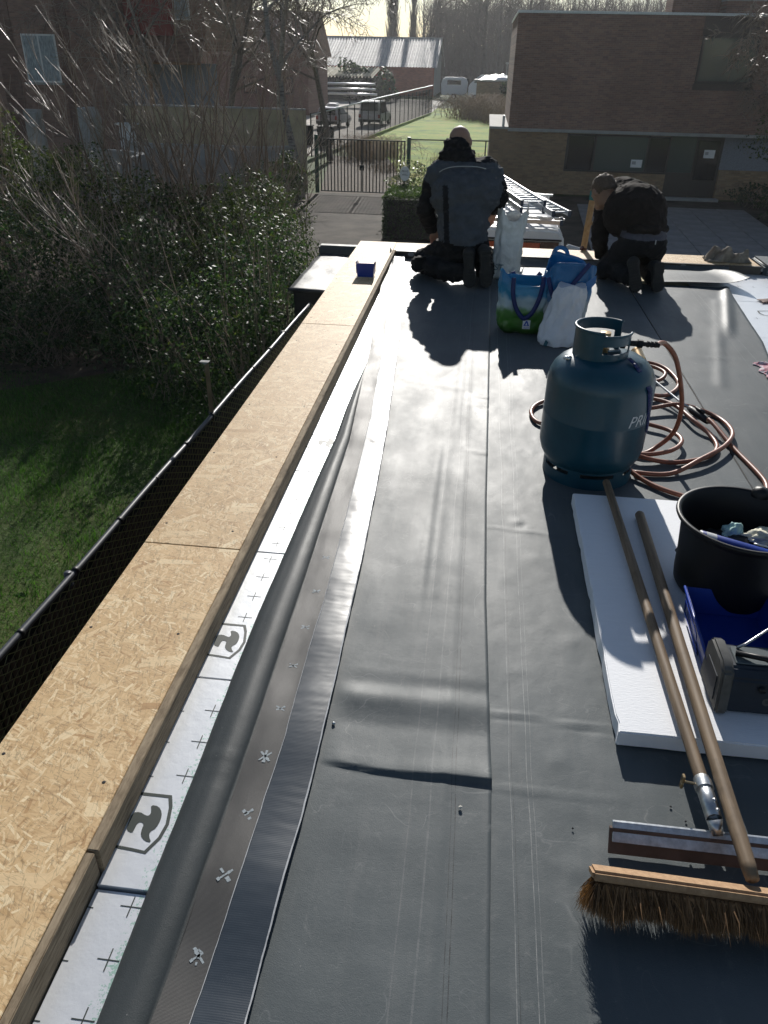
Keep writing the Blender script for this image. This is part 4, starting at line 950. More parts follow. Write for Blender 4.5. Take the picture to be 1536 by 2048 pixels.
tri=lambda s,dz:[(lx-s,yy,lz-.008+dz),(lx+s,yy,lz-.008+dz),(lx+s*.25,yy+.002,lz+.022+dz),(lx-s*.25,yy+.002,lz+.022+dz)]
o_=tri(.017,0); i_=[(lx-.006,yy,lz-.004),(lx+.006,yy,lz-.004),(lx+.001,yy+.001,lz+.010),(lx-.001,yy+.001,lz+.010)]
b.add(o_+i_,[(0,1,5,4),(1,2,6,5),(2,3,7,6),(3,0,4,7)]); V,F=text2d('ALDI',.015); mw=max(v[0] for v in V); b.add([(lx-mw/2+v[0],yy,lz-.023+v[1]) for v in V],F); b.build('logo',simple('logo_blue',(.01,.06,.33),.5),bg1,fixn=False)
bg2=thing('shopping_bag','taller blue and white striped shopping bag behind the draped white bag','shopping bag',(.53,4.66,0))
b,f2=bag_shape((.53,4.67),.25,.20,.40,4.1,.035,.10,(.035,.01),flare=1.1,crease=.014); b.build('bag_body',M_BAG2,bg2,smooth=True,solid=.0015)
strap([(.43,4.575,.345),(.445,4.555,.30),(.468,4.545,.245),(.50,4.545,.228),(.53,4.55,.26),(.58,4.56,.33),(.632,4.575,.40),(.655,4.585,.43)],.026,M_NAVY,bg2)
strap([(.46,4.78,.42),(.47,4.79,.455),(.50,4.80,.47),(.535,4.80,.455),(.55,4.79,.42)],.024,simple('blue_handle',(.01,.12,.28),.45),bg2)
b=MB(); yb=4.558; b.add([(.645,yb,.33),(.70,yb+.02,.37),(.70,yb+.02,.325),(.655,yb,.27)],[(0,1,2,3)]); b.build('stripe',simple('bag_stripe',(.01,.13,.36),.4),bg2,fixn=False)
wb=thing('plastic_bag','white crumpled plastic bag drooping in front of the taller blue bag','plastic bag',(.50,4.46,0))
def wf(u,v):
    a=2*math.pi*u; z=.315*v; r=1-.42*v**1.1
    sx,sy=math.cos(a),math.sin(a); wx=.112*r+.012; wy=.066*r+.02
    pl_=.004*math.sin(a*7+3*v)*(1-v*.5)+.016*fbm(sx*2,sy*2,v*3)+.008*fbm(sx*5,sy*5,v*7)
    k=.86+.14*min(1,v/.1)
    return (.515+.05*v+sx*(wx*k+pl_),4.44+.09*v+sy*(wy*k+pl_),.005+z+.01*v*math.sin(a*3))
b=MB(); b.grid(wf,80,26,close_u=True); b.add([wf(i/80,0) for i in range(80)],[tuple(range(80))]); b.add([wf(i/80,1) for i in range(80)],[tuple(range(80))]); b.build('bag_body',M_WBAG,wb,smooth=True)
b=MB(); b.add([(.428,4.366,.012),(.448,4.362,.008),(.455,4.366,.03),(.44,4.370,.045)],[(0,1,2,3)]); b.build('blue_print',M_TEALPR,wb,fixn=False)
# white sack by the first worker
sk=thing('white_sack','crumpled white sack standing right of the worker in the grey vest','sack',(.24,6.0,0))
def sf(u,v):
    a=2*math.pi*u; p=2/3.2; ca,sa=math.cos(a),math.sin(a); sx=math.copysign(abs(ca)**p,ca); sy=math.copysign(abs(sa)**p,sa)
    w=interp(v,[(0,.105),(.1,.112),(.5,.098),(.75,.10),(1,.108)]); d=interp(v,[(0,.075),(.5,.07),(1,.05)])
    z=.47*v+.035*v**3*math.sin(a*2+1.2)+.03*v**4*math.sin(a*5)
    cr=.012*fbm(sx*2.5,sy*2.5,v*3)+.004*math.sin(a*7+v*4)*(1-.3*v)+.008*fbm(sx*1.2,sy*6,v*9)
    return (.225+.03*v+sx*(w+cr),6.0-.02*v+sy*(d+cr),.006+z)
b=MB(); b.grid(sf,80,30,close_u=True); b.add([sf(i/80,0) for i in range(80)],[tuple(range(80))]); b.build('sack_body',M_SACK,sk,smooth=True,solid=.001)
V,F=text2d('ST',.06,.1); b=MB(); b.add([(.150+v[0],5.893,.075+v[1]) for v in V],F); b.build('lettering',M_TEALPR,sk,fixn=False)
b=MB(); rnd=random.Random(31)
for k in range(24):
    a=Vector((.27+rnd.uniform(0,.09),5.93+rnd.uniform(-.05,.03),.006)); b.add([a,a+Vector((rnd.uniform(-.05,.05),rnd.uniform(-.03,.03),rnd.uniform(.02,.09))),a+Vector((rnd.uniform(-.05,.05),rnd.uniform(-.03,.03),rnd.uniform(.0,.06)))],[(0,1,2)])
b.build('torn_hem',M_SACK,sk,fixn=False)
# rags
def rag(name,label,c,w,d,h,mat,seed):
    def f(u,v):
        x=(u-.5)*w; y=(v-.5)*d; e=1-max(abs(u-.5),abs(v-.5))*2
        z=max(0,h*(.45+1.3*fbm(u*3+seed,v*3,1)))*min(1,e*4)+.004
        return (c[0]+x+.03*fbm(u*4,v*4+seed,3),c[1]+y+.03*fbm(u*4+9,v*4+seed),c[2]+z)
    b=MB(); b.grid(f,46,36); o=b.build(name,mat,smooth=True,solid=.002); return tag(o,label,'rag')
rag('cleaning_rag','beige crumpled rag lying on the far timber cap right of the bent worker',(2.02,6.66,.058),.34,.18,.085,M_CLOTHR,2.2)
rag('cleaning_rag','pink and white patterned rag at the right edge of the roof',(1.70,4.16,.004),.26,.24,.03,M_PINK,7.7)
b=MB(); b.tube([(1.36,6.6,.075),(1.40,6.52,.063),(1.43,6.49,.062)],.004,6); tag(b.build('metal_rod',M_STEEL,smooth=True),'thin metal rod resting on the far kerb beside the bent worker','rod')
b=MB(); b.grid(lambda u,v:(2.0+u*.22+.01*math.sin(v*5),5.6+v*.09+.02*math.sin(u*4),.004+.016*math.sin(u*3.1)*math.sin(v*3.1)),20,8); tag(b.build('sheet_offcut',simple('brown_offcut',(.16,.09,.07),.8),smooth=True,solid=.002),'narrow brown off-cut lying on the bare white boards at right','off-cut')
# wooden ladder reaching above the far edge
ld=thing('wooden_ladder','wooden ladder with teal tipped stile reaching above the far roof edge','ladder',(.95,6.9,ZG))
d=Vector((.0,-.20,1)).normalized()
def lp(x,z): return Vector((x+.035*(z-.06),6.86+.16*(0-z)*.12,z))
for x in (.905,1.20):
    b=MB(); a=lp(x,ZG+.01); c=lp(x,.52 if x<1 else .50); dd=(c-a).normalized(); q=dd.to_track_quat('Z','Y').to_matrix(); b.box((a+c)/2,(.032,.045,(c-a).length),rot=q); st=b.build('stile',M_LADW,ld,bevel=.004)
    b=MB(); b.box(c-dd*.035,(.04,.052,.075),rot=q); b.build('stile_cap',simple('teal_cap',(.03,.16,.17),.6,var=.3),ld,bevel=.006)
z=.27
while z>ZG:
    MB().tube([lp(.905,z),lp(1.20,z)],.015,8).build('rung',M_LADW,ld,smooth=True); z-=.28
b=MB(); b.lathe([(.0003,.02),(.014,.014),(.018,0),(.014,-.014),(.0003,-.02)],12,(.885,6.80,.078)); b.tube([(.885,6.80,.078),(.93,6.83,.066)],.006,8); tag(b.build('rope_knot',simple('dark_rope',(.08,.04,.04),.9),smooth=True),'small dark rope knot at the foot of the wooden ladder on the kerb','rope')
# ================================================================ people
def _cap(bm,p0,r0,p1,r1,n=16):
    p0,p1=Vector(p0),Vector(p1); d=p1-p0; L=d.length; q=(d/L).to_track_quat('Z','Y').to_matrix() if L>1e-6 else Matrix.Identity(3)
    rings=[]
    for k in range(6): a=math.pi/2*(k/5)-math.pi/2; rings.append((r0*math.cos(a),r0*math.sin(a)))
    for k in range(6): a=math.pi/2*(k/5); rings.append((r1*math.cos(a),L+r1*math.sin(a)))
    vs=[]
    for (r,z) in rings:
        vs.append([bm.verts.new(q@Vector((max(r,1e-4)*math.cos(2*math.pi*j/n),max(r,1e-4)*math.sin(2*math.pi*j/n),z))+p0) for j in range(n)])
    for i in range(len(vs)-1):
        for j in range(n): bm.faces.new((vs[i][j],vs[i][(j+1)%n],vs[i+1][(j+1)%n],vs[i+1][j]))
    bm.faces.new(vs[0][::-1]); bm.faces.new(vs[-1])
def _ell(bm,c,rad,rot=None):
    q=rot if rot is not None else Matrix.Identity(3)
    r=bmesh.ops.create_icosphere(bm,subdivisions=3,radius=1)
    for v in r['verts']: v.co=q@Vector((v.co.x*rad[0],v.co.y*rad[1],v.co.z*rad[2]))+Vector(c)
def organic(name,prims,voxel,mats,parent,matfn=None,smooth=6,fold=0.0,fscale=9,seed=0,cut=None,skip=None):
    bm=bmesh.new()
    for p in prims:
        if p[0]=='c': _cap(bm,*p[1:5])
        else: _ell(bm,*p[1:])
    me=bpy.data.meshes.new('tmp'); bm.to_mesh(me); bm.free(); o=bpy.data.objects.new('tmp',me); col.objects.link(o)
    m1=o.modifiers.new('r','REMESH'); m1.mode='VOXEL'; m1.voxel_size=voxel
    m2=o.modifiers.new('s','SMOOTH'); m2.iterations=smooth; m2.factor=.5
    dg=bpy.context.evaluated_depsgraph_get(); me2=bpy.data.meshes.new_from_object(o.evaluated_get(dg)); bpy.data.objects.remove(o); bpy.data.meshes.remove(me)
    me2.materials.clear(); off=wl(parent); bm=bmesh.new(); bm.from_mesh(me2); bm.normal_update()
    for v in bm.verts:
        if fold:
            c=v.co; k=fbm(c.x*fscale+seed,c.y*fscale,c.z*fscale*1.9)*.8+.9*(max(0,1-3.2*abs(fbm(c.x*fscale*.9+c.z*4,c.y*fscale*.9+seed,c.z*fscale*1.5-c.x*5)))**2-.2)
            if skip is not None and skip(c): k*=.12
            v.co=c+v.normal*fold*k
        v.co.z=max(.004,v.co.z)
    if cut: bmesh.ops.delete(bm,geom=[v for v in bm.verts if cut(v.co)],context='VERTS')
    for f in bm.faces:
        f.smooth=True
        if matfn: f.material_index=matfn(f.calc_center_median())
    for v in bm.verts: v.co-=off
    bm.to_mesh(me2); bm.free(); me2.name=name
    return link_mesh(name,me2,mats,parent)
def hand_prims(wrist,d,side,curl=.5,s=1.0):
    """palm with four fingers and a thumb; d = pointing direction, side = direction towards the thumb"""
    w=Vector(wrist); d=Vector(d).normalized(); sd_=Vector(side); sd_=(sd_-d*sd_.dot(d)).normalized(); nrm=d.cross(sd_)
    if nrm.z>0: nrm=-nrm
    P=[]
    for k in range(4):
        o=sd_*(.030-.020*k)*s
        P.append(('c',w+o*.5,.015*s,w+d*.075*s+o,.012*s))
        L=[.040,.046,.043,.034][k]*s; b0=w+d*.078*s+o; b1=b0+(d*.9+nrm*curl*.5).normalized()*L; b2=b1+(d*.5+nrm*curl*1.2).normalized()*L*.8; b3=b2+(d*.1+nrm*curl*1.4).normalized()*L*.55
        P+=[('c',b0,.0098*s,b1,.009*s),('c',b1,.009*s,b2,.0082*s),('c',b2,.0082*s,b3,.0074*s)]
    t0=w+d*.02*s+sd_*.03*s; t1=t0+(d*.6+sd_*.7+nrm*.3).normalized()*.04*s; t2=t1+(d*.9+sd_*.2+nrm*.4).normalized()*.034*s
    P+=[('c',w+d*.01*s,.016*s,t0,.014*s),('c',t0,.0125*s,t1,.0105*s),('c',t1,.0105*s,t2,.0085*s)]
    return P
def head_prims(c,fw,upv,r=.098):
    """head turned towards fw; includes face features"""
    c=Vector(c); fw=Vector(fw).normalized(); upv=Vector(upv); upv=(upv-fw*upv.dot(fw)).normalized(); rt=fw.cross(upv)
    q=Matrix((rt,fw,upv)).transposed(); P=[('e',c,(.076,.096,.098),q),('e',c+fw*.02-upv*.055,(.060,.070,.062),q),('e',c-fw*.035+upv*.012,(.074,.066,.078),q)]
    P+=[('e',c+fw*.098-upv*.02,(.012,.020,.022),q),('e',c+fw*.085-upv*.085,(.026,.02,.018),q),('e',c+fw*.088-upv*.055,(.024,.012,.010),q)]
    for s in (-1,1): P+=[('e',c+rt*.078*s-fw*.005-upv*.012,(.010,.020,.032),q),('e',c+fw*.085+rt*.032*s+upv*.012,(.02,.012,.010),q)]
    return P,q,rt
def boot(parent,heel,toe,solenormal,w=.10,name='boot'):
    """work boot: sole plate facing solenormal, upper behind it"""
    h,t=Vector(heel),Vector(toe); d=(t-h).normalized(); n=Vector(solenormal); n=(n-d*n.dot(d)).normalized(); s=d.cross(n); L=(t-h).length
    out=[(0,.30),(.06,.36),(.2,.38),(.42,.33),(.62,.43),(.8,.46),(.93,.36),(1.0,.12)]
    poly=[(a*L,k*w*1.02) for a,k in out]+[(a*L,-k*w*.98) for a,k in reversed(out)]
    th=.022
    b=MB(); b.prism(poly,lambda a,c:h+d*a+s*c,lambda a,c:h+d*a+s*c-n*th); so_=b.build('sole',M_SOLE,parent,bevel=.004,auto=40)
    b=MB()
    for k in range(11):
        a=(.06+.085*k)*L; hw=w*.36*(1 if not .35<a/L<.5 else .7)
        if .36<a/L<.47: continue
        q=Matrix((d,s,n)).transposed(); b.box(h+d*a+n*.003,(.014,hw*1.9,.008),rot=q)
    b.build('tread',M_SOLE,so_,bevel=.001)
    up_=[('c',h+d*.05-n*.05,.040,h+d*L*.55-n*.05,.040),('c',h+d*L*.55-n*.045,.040,h+d*(L-.045)-n*.042,.036),('c',h+d*.045-n*.05,.042,h+d*.03-n*.12,.048)]
    organic('upper',up_,.009,[M_SOLE],parent,smooth=4)
# ---------------------------------------------------------------- worker in the grey vest
w1=thing('person','person in grey work vest and black hood kneeling with back to us','person',(-.12,5.85,0))
hip=Vector((-.09,5.86,.25)); 
P=[]
legs=[('e',(-.09,5.86,.235),(.19,.15,.135)),('c',(-.19,5.86,.21),.105,(-.37,6.02,.10),.085),('c',(-.01,5.88,.21),.105,(.075,6.20,.10),.083),
      ('c',(-.375,6.02,.085),.078,(-.20,5.72,.085),.068),('c',(-.20,5.72,.085),.068,(-.05,5.66,.10),.055),('c',(.075,6.20,.08),.075,(.085,5.72,.09),.060),
      ('c',(-.30,5.80,.10),.07,(-.41,5.90,.09),.06)]
tors=[('c',(-.09,5.87,.30),.15,(-.10,5.93,.46),.155),('c',(-.16,5.96,.60),.15,(-.02,5.96,.62),.145),('c',(-.27,6.0,.71),.085,(.03,6.0,.73),.085),('c',(-.13,6.02,.74),.09,(-.15,6.06,.86),.065)]
armL=[('c',(-.30,5.99,.72),.078,(-.385,5.97,.47),.064),('c',(-.385,5.97,.47),.064,(-.33,6.13,.31),.050)]
armR=[('c',(.055,5.99,.735),.078,(.145,5.95,.575),.066),('c',(.145,5.95,.575),.066,(.115,6.17,.46),.050)]
hp,hq,hr=head_prims((-.165,6.10,.915),(.10,.93,-.36),(0,.3,1))
hL=hand_prims((-.325,6.15,.29),(.1,.5,-.8),(1,.2,0)); hR=hand_prims((.11,6.20,.445),(-.1,.8,-.55),(-1,0,0))
def mf1(c):
    if (c-Vector((-.165,6.10,.90))).length<.155 and c.z>.80: return 2
    if (c-Vector((-.32,6.19,.22))).length<.115: return 2
    if (c-Vector((.105,6.26,.41))).length<.115: return 2
    if c.z<.30 and not(c.x<-.3 and c.z>.26): return 1
    return 0
organic('body',legs+tors+armL+armR+hp+hL+hR,.0085,[M_KNIT,M_TROUS,M_SKIN],w1,mf1,4,.013,12,1,skip=lambda c:mf1(c)==2)
vt=[('c',(-.10,5.86,.29),.178,(-.10,5.905,.46),.185),('c',(-.17,5.93,.58),.178,(-.01,5.93,.60),.172),('c',(-.265,5.97,.705),.102,(.03,5.97,.725),.102),('c',(-.315,5.985,.685),.088,(.08,5.985,.705),.088)]
def mfv(c):
    # dark side panel on the left flank and yoke
    if c.z>.80: return 1
    lx_=-.235+.10*(c.z-.30)*-.6
    if c.y<5.93 and abs(c.x-(-.205-.10*(c.z-.3)*1.0))<.020 and c.z<.66: return 1
    return 0
organic('vest',vt,.010,[M_VEST,M_VESTD],w1,mfv,5,.013,10,4,cut=lambda c:c.z<.275+.01*math.sin(c.x*20) )
# reflective piping across the shoulders
P=[(-.31,5.90,.715),(-.26,5.875,.752),(-.19,5.86,.772),(-.10,5.855,.778),(-.02,5.865,.775),(.05,5.885,.758)]
def on_vest(b,P,r): b.tube(spline(P,5),r,6)
b=MB(); on_vest(b,[(x,y-.004,z) for x,y,z in P],.0035); pip=b.build('piping',M_PIPING,w1,smooth=True)
# hood lying round the neck and back of the head
hood=[('e',(-.178,6.00,.825),(.130,.085,.075)),('e',(-.185,6.005,.885),(.098,.058,.068)),('c',(-.255,6.05,.83),.04,(-.09,6.05,.83),.04)]
organic('hood',hood,.009,[M_KNIT],w1,None,4,.012,14,6)
boot(w1,(-.045,5.60,.262),(-.020,5.585,.012),(0,-1,.05)); boot(w1,(.072,5.60,.275),(.098,5.60,.014),(.1,-1,.05))
b=MB(); b.box((-.41,5.80,.115),(.07,.05,.09),rz=.5); b.box((-.39,5.775,.16),(.10,.03,.02),rz=.5); b.build('holster_pocket',M_TROUS,w1,bevel=.012,seg=2)
# ---------------------------------------------------------------- bent worker
w2=thing('person','person in charcoal hoodie bending low over the far edge, brown hair','person',(1.15,5.95,0))
legs=[('e',(1.20,5.97,.315),(.165,.135,.125)),('c',(1.125,5.97,.28),.105,(1.02,6.12,.10),.085),('c',(1.27,5.98,.28),.105,(1.31,6.18,.10),.085),
      ('c',(1.02,6.12,.085),.078,(1.12,5.83,.085),.062),('c',(1.31,6.18,.085),.078,(1.30,5.84,.085),.062),('c',(1.0,6.08,.09),.08,(.965,6.05,.075),.068)]
tors=[('e',(1.13,6.10,.485),(.225,.235,.205)),('c',(1.20,6.0,.40),.16,(1.15,6.12,.48),.17),('c',(1.15,6.12,.50),.165,(1.07,6.28,.54),.16),('c',(.95,6.33,.53),.085,(1.20,6.33,.55),.085),('c',(1.03,6.33,.55),.085,(.96,6.30,.59),.062)]
armL=[('c',(.945,6.33,.51),.075,(.925,6.20,.27),.062),('c',(.925,6.20,.27),.062,(.98,6.38,.13),.05)]
armR=[('c',(1.20,6.33,.53),.075,(1.30,6.36,.33),.062),('c',(1.30,6.36,.33),.062,(1.22,6.44,.17),.05)]
hp,hq,hr=head_prims((.905,6.26,.60),(-.30,.70,-.66),(-.25,.6,.75))
hL=hand_prims((.985,6.40,.115),(.3,.8,-.35),(1,0,0)); hR=hand_prims((1.21,6.46,.15),(-.2,.8,-.4),(-1,0,0))
def mf2(c):
    if (c-Vector((.90,6.265,.59))).length<.125 and c.x<.985: return 2
    if (c-Vector((1.0,6.45,.10))).length<.10 or (c-Vector((1.2,6.51,.13))).length<.10: return 2
    if c.z<.335 and c.y<6.12+.1 and not(c.x<.98 and c.z>.17): return 1
    if c.y<6.1 and c.z<.40-.10*(1.2-c.x)+.0 and c.x>1.03: return 3 if c.z>.335 else 1
    return 0
organic('body',legs+tors+armL+armR+hp+hL+hR,.0085,[M_HOODIE,M_TROUS,M_SKIN,M_TEE],w2,mf2,5,.009,9,9,skip=lambda c:mf2(c)==2)
c_=Vector((.905,6.26,.60)); hair=[('e',c_+hq@Vector((0,-.022,.022)),(.084,.094,.088),hq),('e',c_+hq@Vector((0,-.05,-.01)),(.078,.062,.075),hq)]
organic('hair',hair,.008,[M_HAIR],w2,None,3,.006,40,3,cut=lambda p:((hq.transposed()@(p-c_)).y>.045 and (hq.transposed()@(p-c_)).z<.045) or (hq.transposed()@(p-c_)).z<-.055)
organic('hoodie_hem',[('c',(1.06,5.965,.385),.03,(1.12,5.86,.405),.03),('c',(1.12,5.86,.405),.03,(1.25,5.85,.41),.03),('c',(1.25,5.85,.41),.03,(1.335,5.96,.40),.03)],.009,[M_HOODIE],w2,None,3,.006,16)
boot(w2,(1.105,5.73,.225),(1.165,5.69,.012),(-.2,-1,.15)); boot(w2,(1.30,5.76,.21),(1.315,5.72,.012),(.1,-1,.15))
b=MB(); b.box((1.262,5.835,.33),(.006,.006,.03),rz=.2); b.build('label_tab',M_PIPING,w2)
# ================================================================ left fence
def frail(y): return -2.29+(y-2.83)*.0364
fz=-1.30
fn=thing('chain_link_fence','black chain link fence with brown privacy slats below the roof edge','fence',(-2.2,5,ZG))
Pr=[(frail(y),y,fz+.004*math.sin(y*3)) for y in np.arange(.6,9.75,.25)]
MB().tube(Pr,.021,10).build('top_rail',M_RAIL,fn,smooth=True)
for y in (.9,3.55,6.05,8.4):
    MB().tube([(frail(y)-.02,y,ZG),(frail(y)-.02,y,fz+.02)],.024,8).build('post',M_RAIL,fn,smooth=True)
rnd=random.Random(6)
for k,y in enumerate(np.arange(1.2,9.6,.60)):
    MB().tube([(frail(y-.018),y-.018,fz),(frail(y+.018),y+.018,fz)],.0245,10).build('clip',M_BLACKP,fn,smooth=True)
slme=None
for k in range(164):
    y=.7+k*.0545
    if slme is None:
        b=MB(); b.grid(lambda u,v:(.006*math.cos((u-.5)*3.0),(u-.5)*.046,ZG-fz+.08+v*(fz-ZG-.14)),4,2); o=b.build('slat',M_SLAT,None,fixn=False,solid=.0015); slme=o.data
    else: o=bpy.data.objects.new('slat',slme); col.objects.link(o)
    o.parent=fn; o.location=(frail(y)+.004-fn.location.x,y-5,fz-ZG+rnd.uniform(-.02,.012)); o.rotation_euler=(rnd.uniform(-.02,.02),0,rnd.uniform(-.12,.12))
# woven wires: zigzag pairs
V=[];F=[];n=0
ys=np.arange(.65,9.7,.055); zs=np.arange(fz-.02,ZG+.05,-.0275)
for y in ys:
    for s in (1,):
        pts=[Vector((frail(y)+.016+(.004 if k%2 else -.002),y+(.054 if (k+int(round((y-.65)/.055)))%2 else 0),z)) for k,z in enumerate(zs)]
        w=.0042
        for p in pts: V+=[(p.x,p.y-w,p.z),(p.x+w,p.y+w,p.z+w)]
        for k in range(len(pts)-1): F.append((n+2*k,n+2*k+1,n+2*k+3,n+2*k+2))
        n+=2*len(pts)
o=fast('wire_mesh',V,F,M_WIRE,fn); o['kind']='stuff'
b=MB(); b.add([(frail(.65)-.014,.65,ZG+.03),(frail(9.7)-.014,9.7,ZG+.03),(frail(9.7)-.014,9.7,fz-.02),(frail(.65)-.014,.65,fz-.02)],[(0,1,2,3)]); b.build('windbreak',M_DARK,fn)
ps=thing('angle_iron_post','rusty angle iron post with a cap coloured as sunlit, rising above the left fence','post',(-2.16,6.05,ZG))
b=MB(); b.bx(-2.205,-2.165,6.03,6.036,ZG,-.83); b.bx(-2.205,-2.199,6.036,6.07,ZG,-.83); b.build('angle_profile',M_POST,ps,bevel=.001)
b=MB(); b.prism([(-2.245,0),(-2.165,0),(-2.19,-.05),(-2.205,-.05)],lambda a,c:(a,6.024,-.825+c*.4),lambda a,c:(a,6.075,-.825+c*.4)); b.build('sunlit_cap',M_CONC,ps)  # pale colour of the cap stands for sunlight on the post top
b=MB(); b.lathe([(.0003,-.09),(.03,-.07),(.045,0),(.035,.06),(.0003,.075)],12,(-2.16,6.10,-1.60)); b.build('clamp',M_BLACKP,ps,smooth=True)
# ================================================================ lower flat roof beyond the fence
lr=thing('lower_flat_roof','lower building with glossy black flat roof beyond the end of the fence','building',(-2.2,10.8,ZG))
b=MB(); b.bx(-2.3,-1.0,9.85,12.0,ZG,-1.22); b.build('wall',M_DARK,lr)
b=MB(); b.grid(lambda u,v:(-2.36+u*1.4,9.8+v*2.25,-1.175+.012*fbm(u*4,v*4)),24,20); b.build('roof_sheet',M_ROOFLOW,lr,smooth=True,solid=.03)
b=MB(); b.bx(-2.38,-.95,12.0,12.16,-1.25,-1.06); b.build('rear_kerb',M_MEMB_F,lr,bevel=.02,seg=2)
# ================================================================ vegetation tools
def tube3(V,F,P,r,n=3):
    n0=len(V); k=len(P)
    for i in range(k):
        t=(P[min(i+1,k-1)]-P[max(i-1,0)]); u=t.orthogonal().normalized(); w=t.normalized().cross(u)
        for j in range(n):
            a=2*math.pi*j/n; V.append(tuple(P[i]+(u*math.cos(a)+w*math.sin(a))*r[i]))
    for i in range(k-1):
        for j in range(n): F.append((n0+i*n+j,n0+i*n+(j+1)%n,n0+(i+1)*n+(j+1)%n,n0+(i+1)*n+j))
def grow(rnd,base,d,L,r,lev,maxlev,out,droop=0.0,spread=.7,nch=(5,9),ratio=.55,seg=6,up=.1,rmin=.004):
    P=[Vector(base)]; d=Vector(d).normalized(); rr=[r]
    for i in range(seg):
        d=(d+Vector((rnd.gauss(0,.10),rnd.gauss(0,.10),rnd.gauss(0,.06)))+Vector((0,0,up if lev<2 else 0))*.3-Vector((0,0,droop*(lev>=1)*(i/seg)))).normalized()
        P.append(P[-1]+d*L/seg); rr.append(max(rmin*.6,r*(1-.85*(i+1)/seg)))
    V,F=out[0] if lev<=(1 if maxlev>2 else 0) else out[1]
    tube3(V,F,P,rr,6 if lev==0 else (4 if lev==1 else 3))
    if lev>=maxlev: return
    nc=rnd.randint(*nch)
    for c in range(nc):
        t=rnd.uniform(.22 if lev else .30,1.0); i=min(seg-1,int(t*seg)); p=P[i].lerp(P[i+1],t*seg-i)
        dd=(P[i+1]-P[i]).normalized(); a=rnd.uniform(0,6.283); o=dd.orthogonal().normalized(); w=dd.cross(o); side=o*math.cos(a)+w*math.sin(a)
        nd=(dd*(1-spread*.55)+side*spread*rnd.uniform(.6,1.2)).normalized()
        grow(rnd,p,nd,L*ratio*rnd.uniform(.65,1.2)*(1.15-.5*t),max(rmin,rr[i]*.55),lev+1,maxlev,out,droop,spread,nch,ratio,max(3,seg-1),up,rmin)
def bare_tree(name,label,base,h,r,seed,maxlev=3,mats=None,d=(0,0,1),group=None,**kw):
    rnd=random.Random(seed); out=[([],[]),([],[])]; grow(rnd,(0,0,0),d,h,r,0,maxlev,out,**kw)
    t=thing(name,label,'tree',(0,0,0),group); m1,m2=mats or (M_BARK,M_TWIG)
    fast('trunk',out[0][0],out[0][1],m1,t,smooth=True); fast('crown',out[1][0],out[1][1],m2,t,smooth=True); t.location=base; return t
LEAFQ=np.array([[0,-.5,0],[.36,-.1,.06],[.30,.30,.05],[0,.55,0],[-.30,.30,.05],[-.36,-.1,.06]])
def leaves(name,pts,size,mats,parent,rng,mi=None,nrm=None,q=1.0):
    n=len(pts); sz=size*np.clip(np.exp(rng.normal(-.12,.42,n)),.35,2.2)
    a=rng.normal(0,1,(n,3)); 
    if nrm is not None: a=nrm*1.0+a*.75
    a/=np.linalg.norm(a,axis=1)[:,None]
    b_=rng.normal(0,1,(n,3)); b_-=a*np.sum(a*b_,1)[:,None]; b_/=np.linalg.norm(b_,axis=1)[:,None]; c_=np.cross(a,b_)
    T=np.array([[0,-.5,0],[.33,0,.06],[0,.55,0],[-.33,0,.06]])*[q,1,1]
    V=pts[:,None,:]+sz[:,None,None]*(T[None,:,0,None]*c_[:,None,:]+T[None,:,1,None]*b_[:,None,:]+T[None,:,2,None]*a[:,None,:])
    F=np.arange(n*4).reshape(n,4)
    return fast(name,V.reshape(-1,3),F,mats,parent,mi)
def clump_points(rng,n,c,rad,shell=.55,lump=.28,seed=0):
    d=rng.normal(0,1,(n,3)); d/=np.linalg.norm(d,axis=1)[:,None]
    lum=1+lump*(np.sin(d[:,0]*5+seed)*np.cos(d[:,1]*4+seed*2)+np.sin(d[:,2]*6+seed*3+d[:,0]*3))*.7
    r=(shell+(1-shell)*rng.uniform(0,1,n)**.5)*lum
    p=np.array(c)+d*r[:,None]*np.array(rad); return p,d
def shrub(name,label,clumps,nleaf,size,mats,seed,frac2=.15,group=None,stems=40,cat='shrub'):
    rng=np.random.default_rng(seed); base=(clumps[0][0][0],clumps[0][0][1],ZG)
    t=thing(name,label,cat,base,group); tot=sum(c[1][0]*c[1][1]+c[1][0]*c[1][2] for c in clumps); A=[];N=[]
    for (c,rad) in clumps:
        p,d=clump_points(rng,int(nleaf*(rad[0]*rad[1]+rad[0]*rad[2])/tot),c,rad,seed=seed+c[0]); k=(p[:,2]>ZG+.03)
        # sprigs: pull leaves together into tufts, leaving gaps
        cell=np.sin(p[:,0]*7.1+seed)+np.sin(p[:,1]*6.3)+np.sin(p[:,2]*8.2+p[:,0]*3)
        k&=(cell>-.75)|(rng.uniform(0,1,len(p))<.25)
        A.append(p[k]);N.append(d[k])
    A=np.concatenate(A);N=np.concatenate(N)
    mi=(rng.uniform(0,1,len(A))<frac2).astype(int)
    leaves('foliage',A,size,mats,t,rng,mi,N)['kind']='stuff'
    rnd=random.Random(seed); V=[];F=[]
    for k in range(stems*3):
        c,rad=rnd.choice(clumps); p=Vector((c[0]+rnd.uniform(-.4,.4)*rad[0],c[1]+rnd.uniform(-.4,.4)*rad[1],ZG)); e=Vector((c[0]+rnd.uniform(-1,1)*rad[0],c[1]+rnd.uniform(-1,1)*rad[1],c[2]+rad[2]*rnd.uniform(.2,1.3)))
        mid=p.lerp(e,.5)+Vector((rnd.gauss(0,.1),rnd.gauss(0,.1),.15)); P=[Vector(q) for q in spline([p,mid,e],3)]; r0_=.014 if k<stems else .006
        tube3(V,F,P,[r0_*(1-.75*i/(len(P)-1)) for i in range(len(P))])
    fast('stems',V,F,M_TWIG,t,smooth=True)['kind']='stuff'; return t
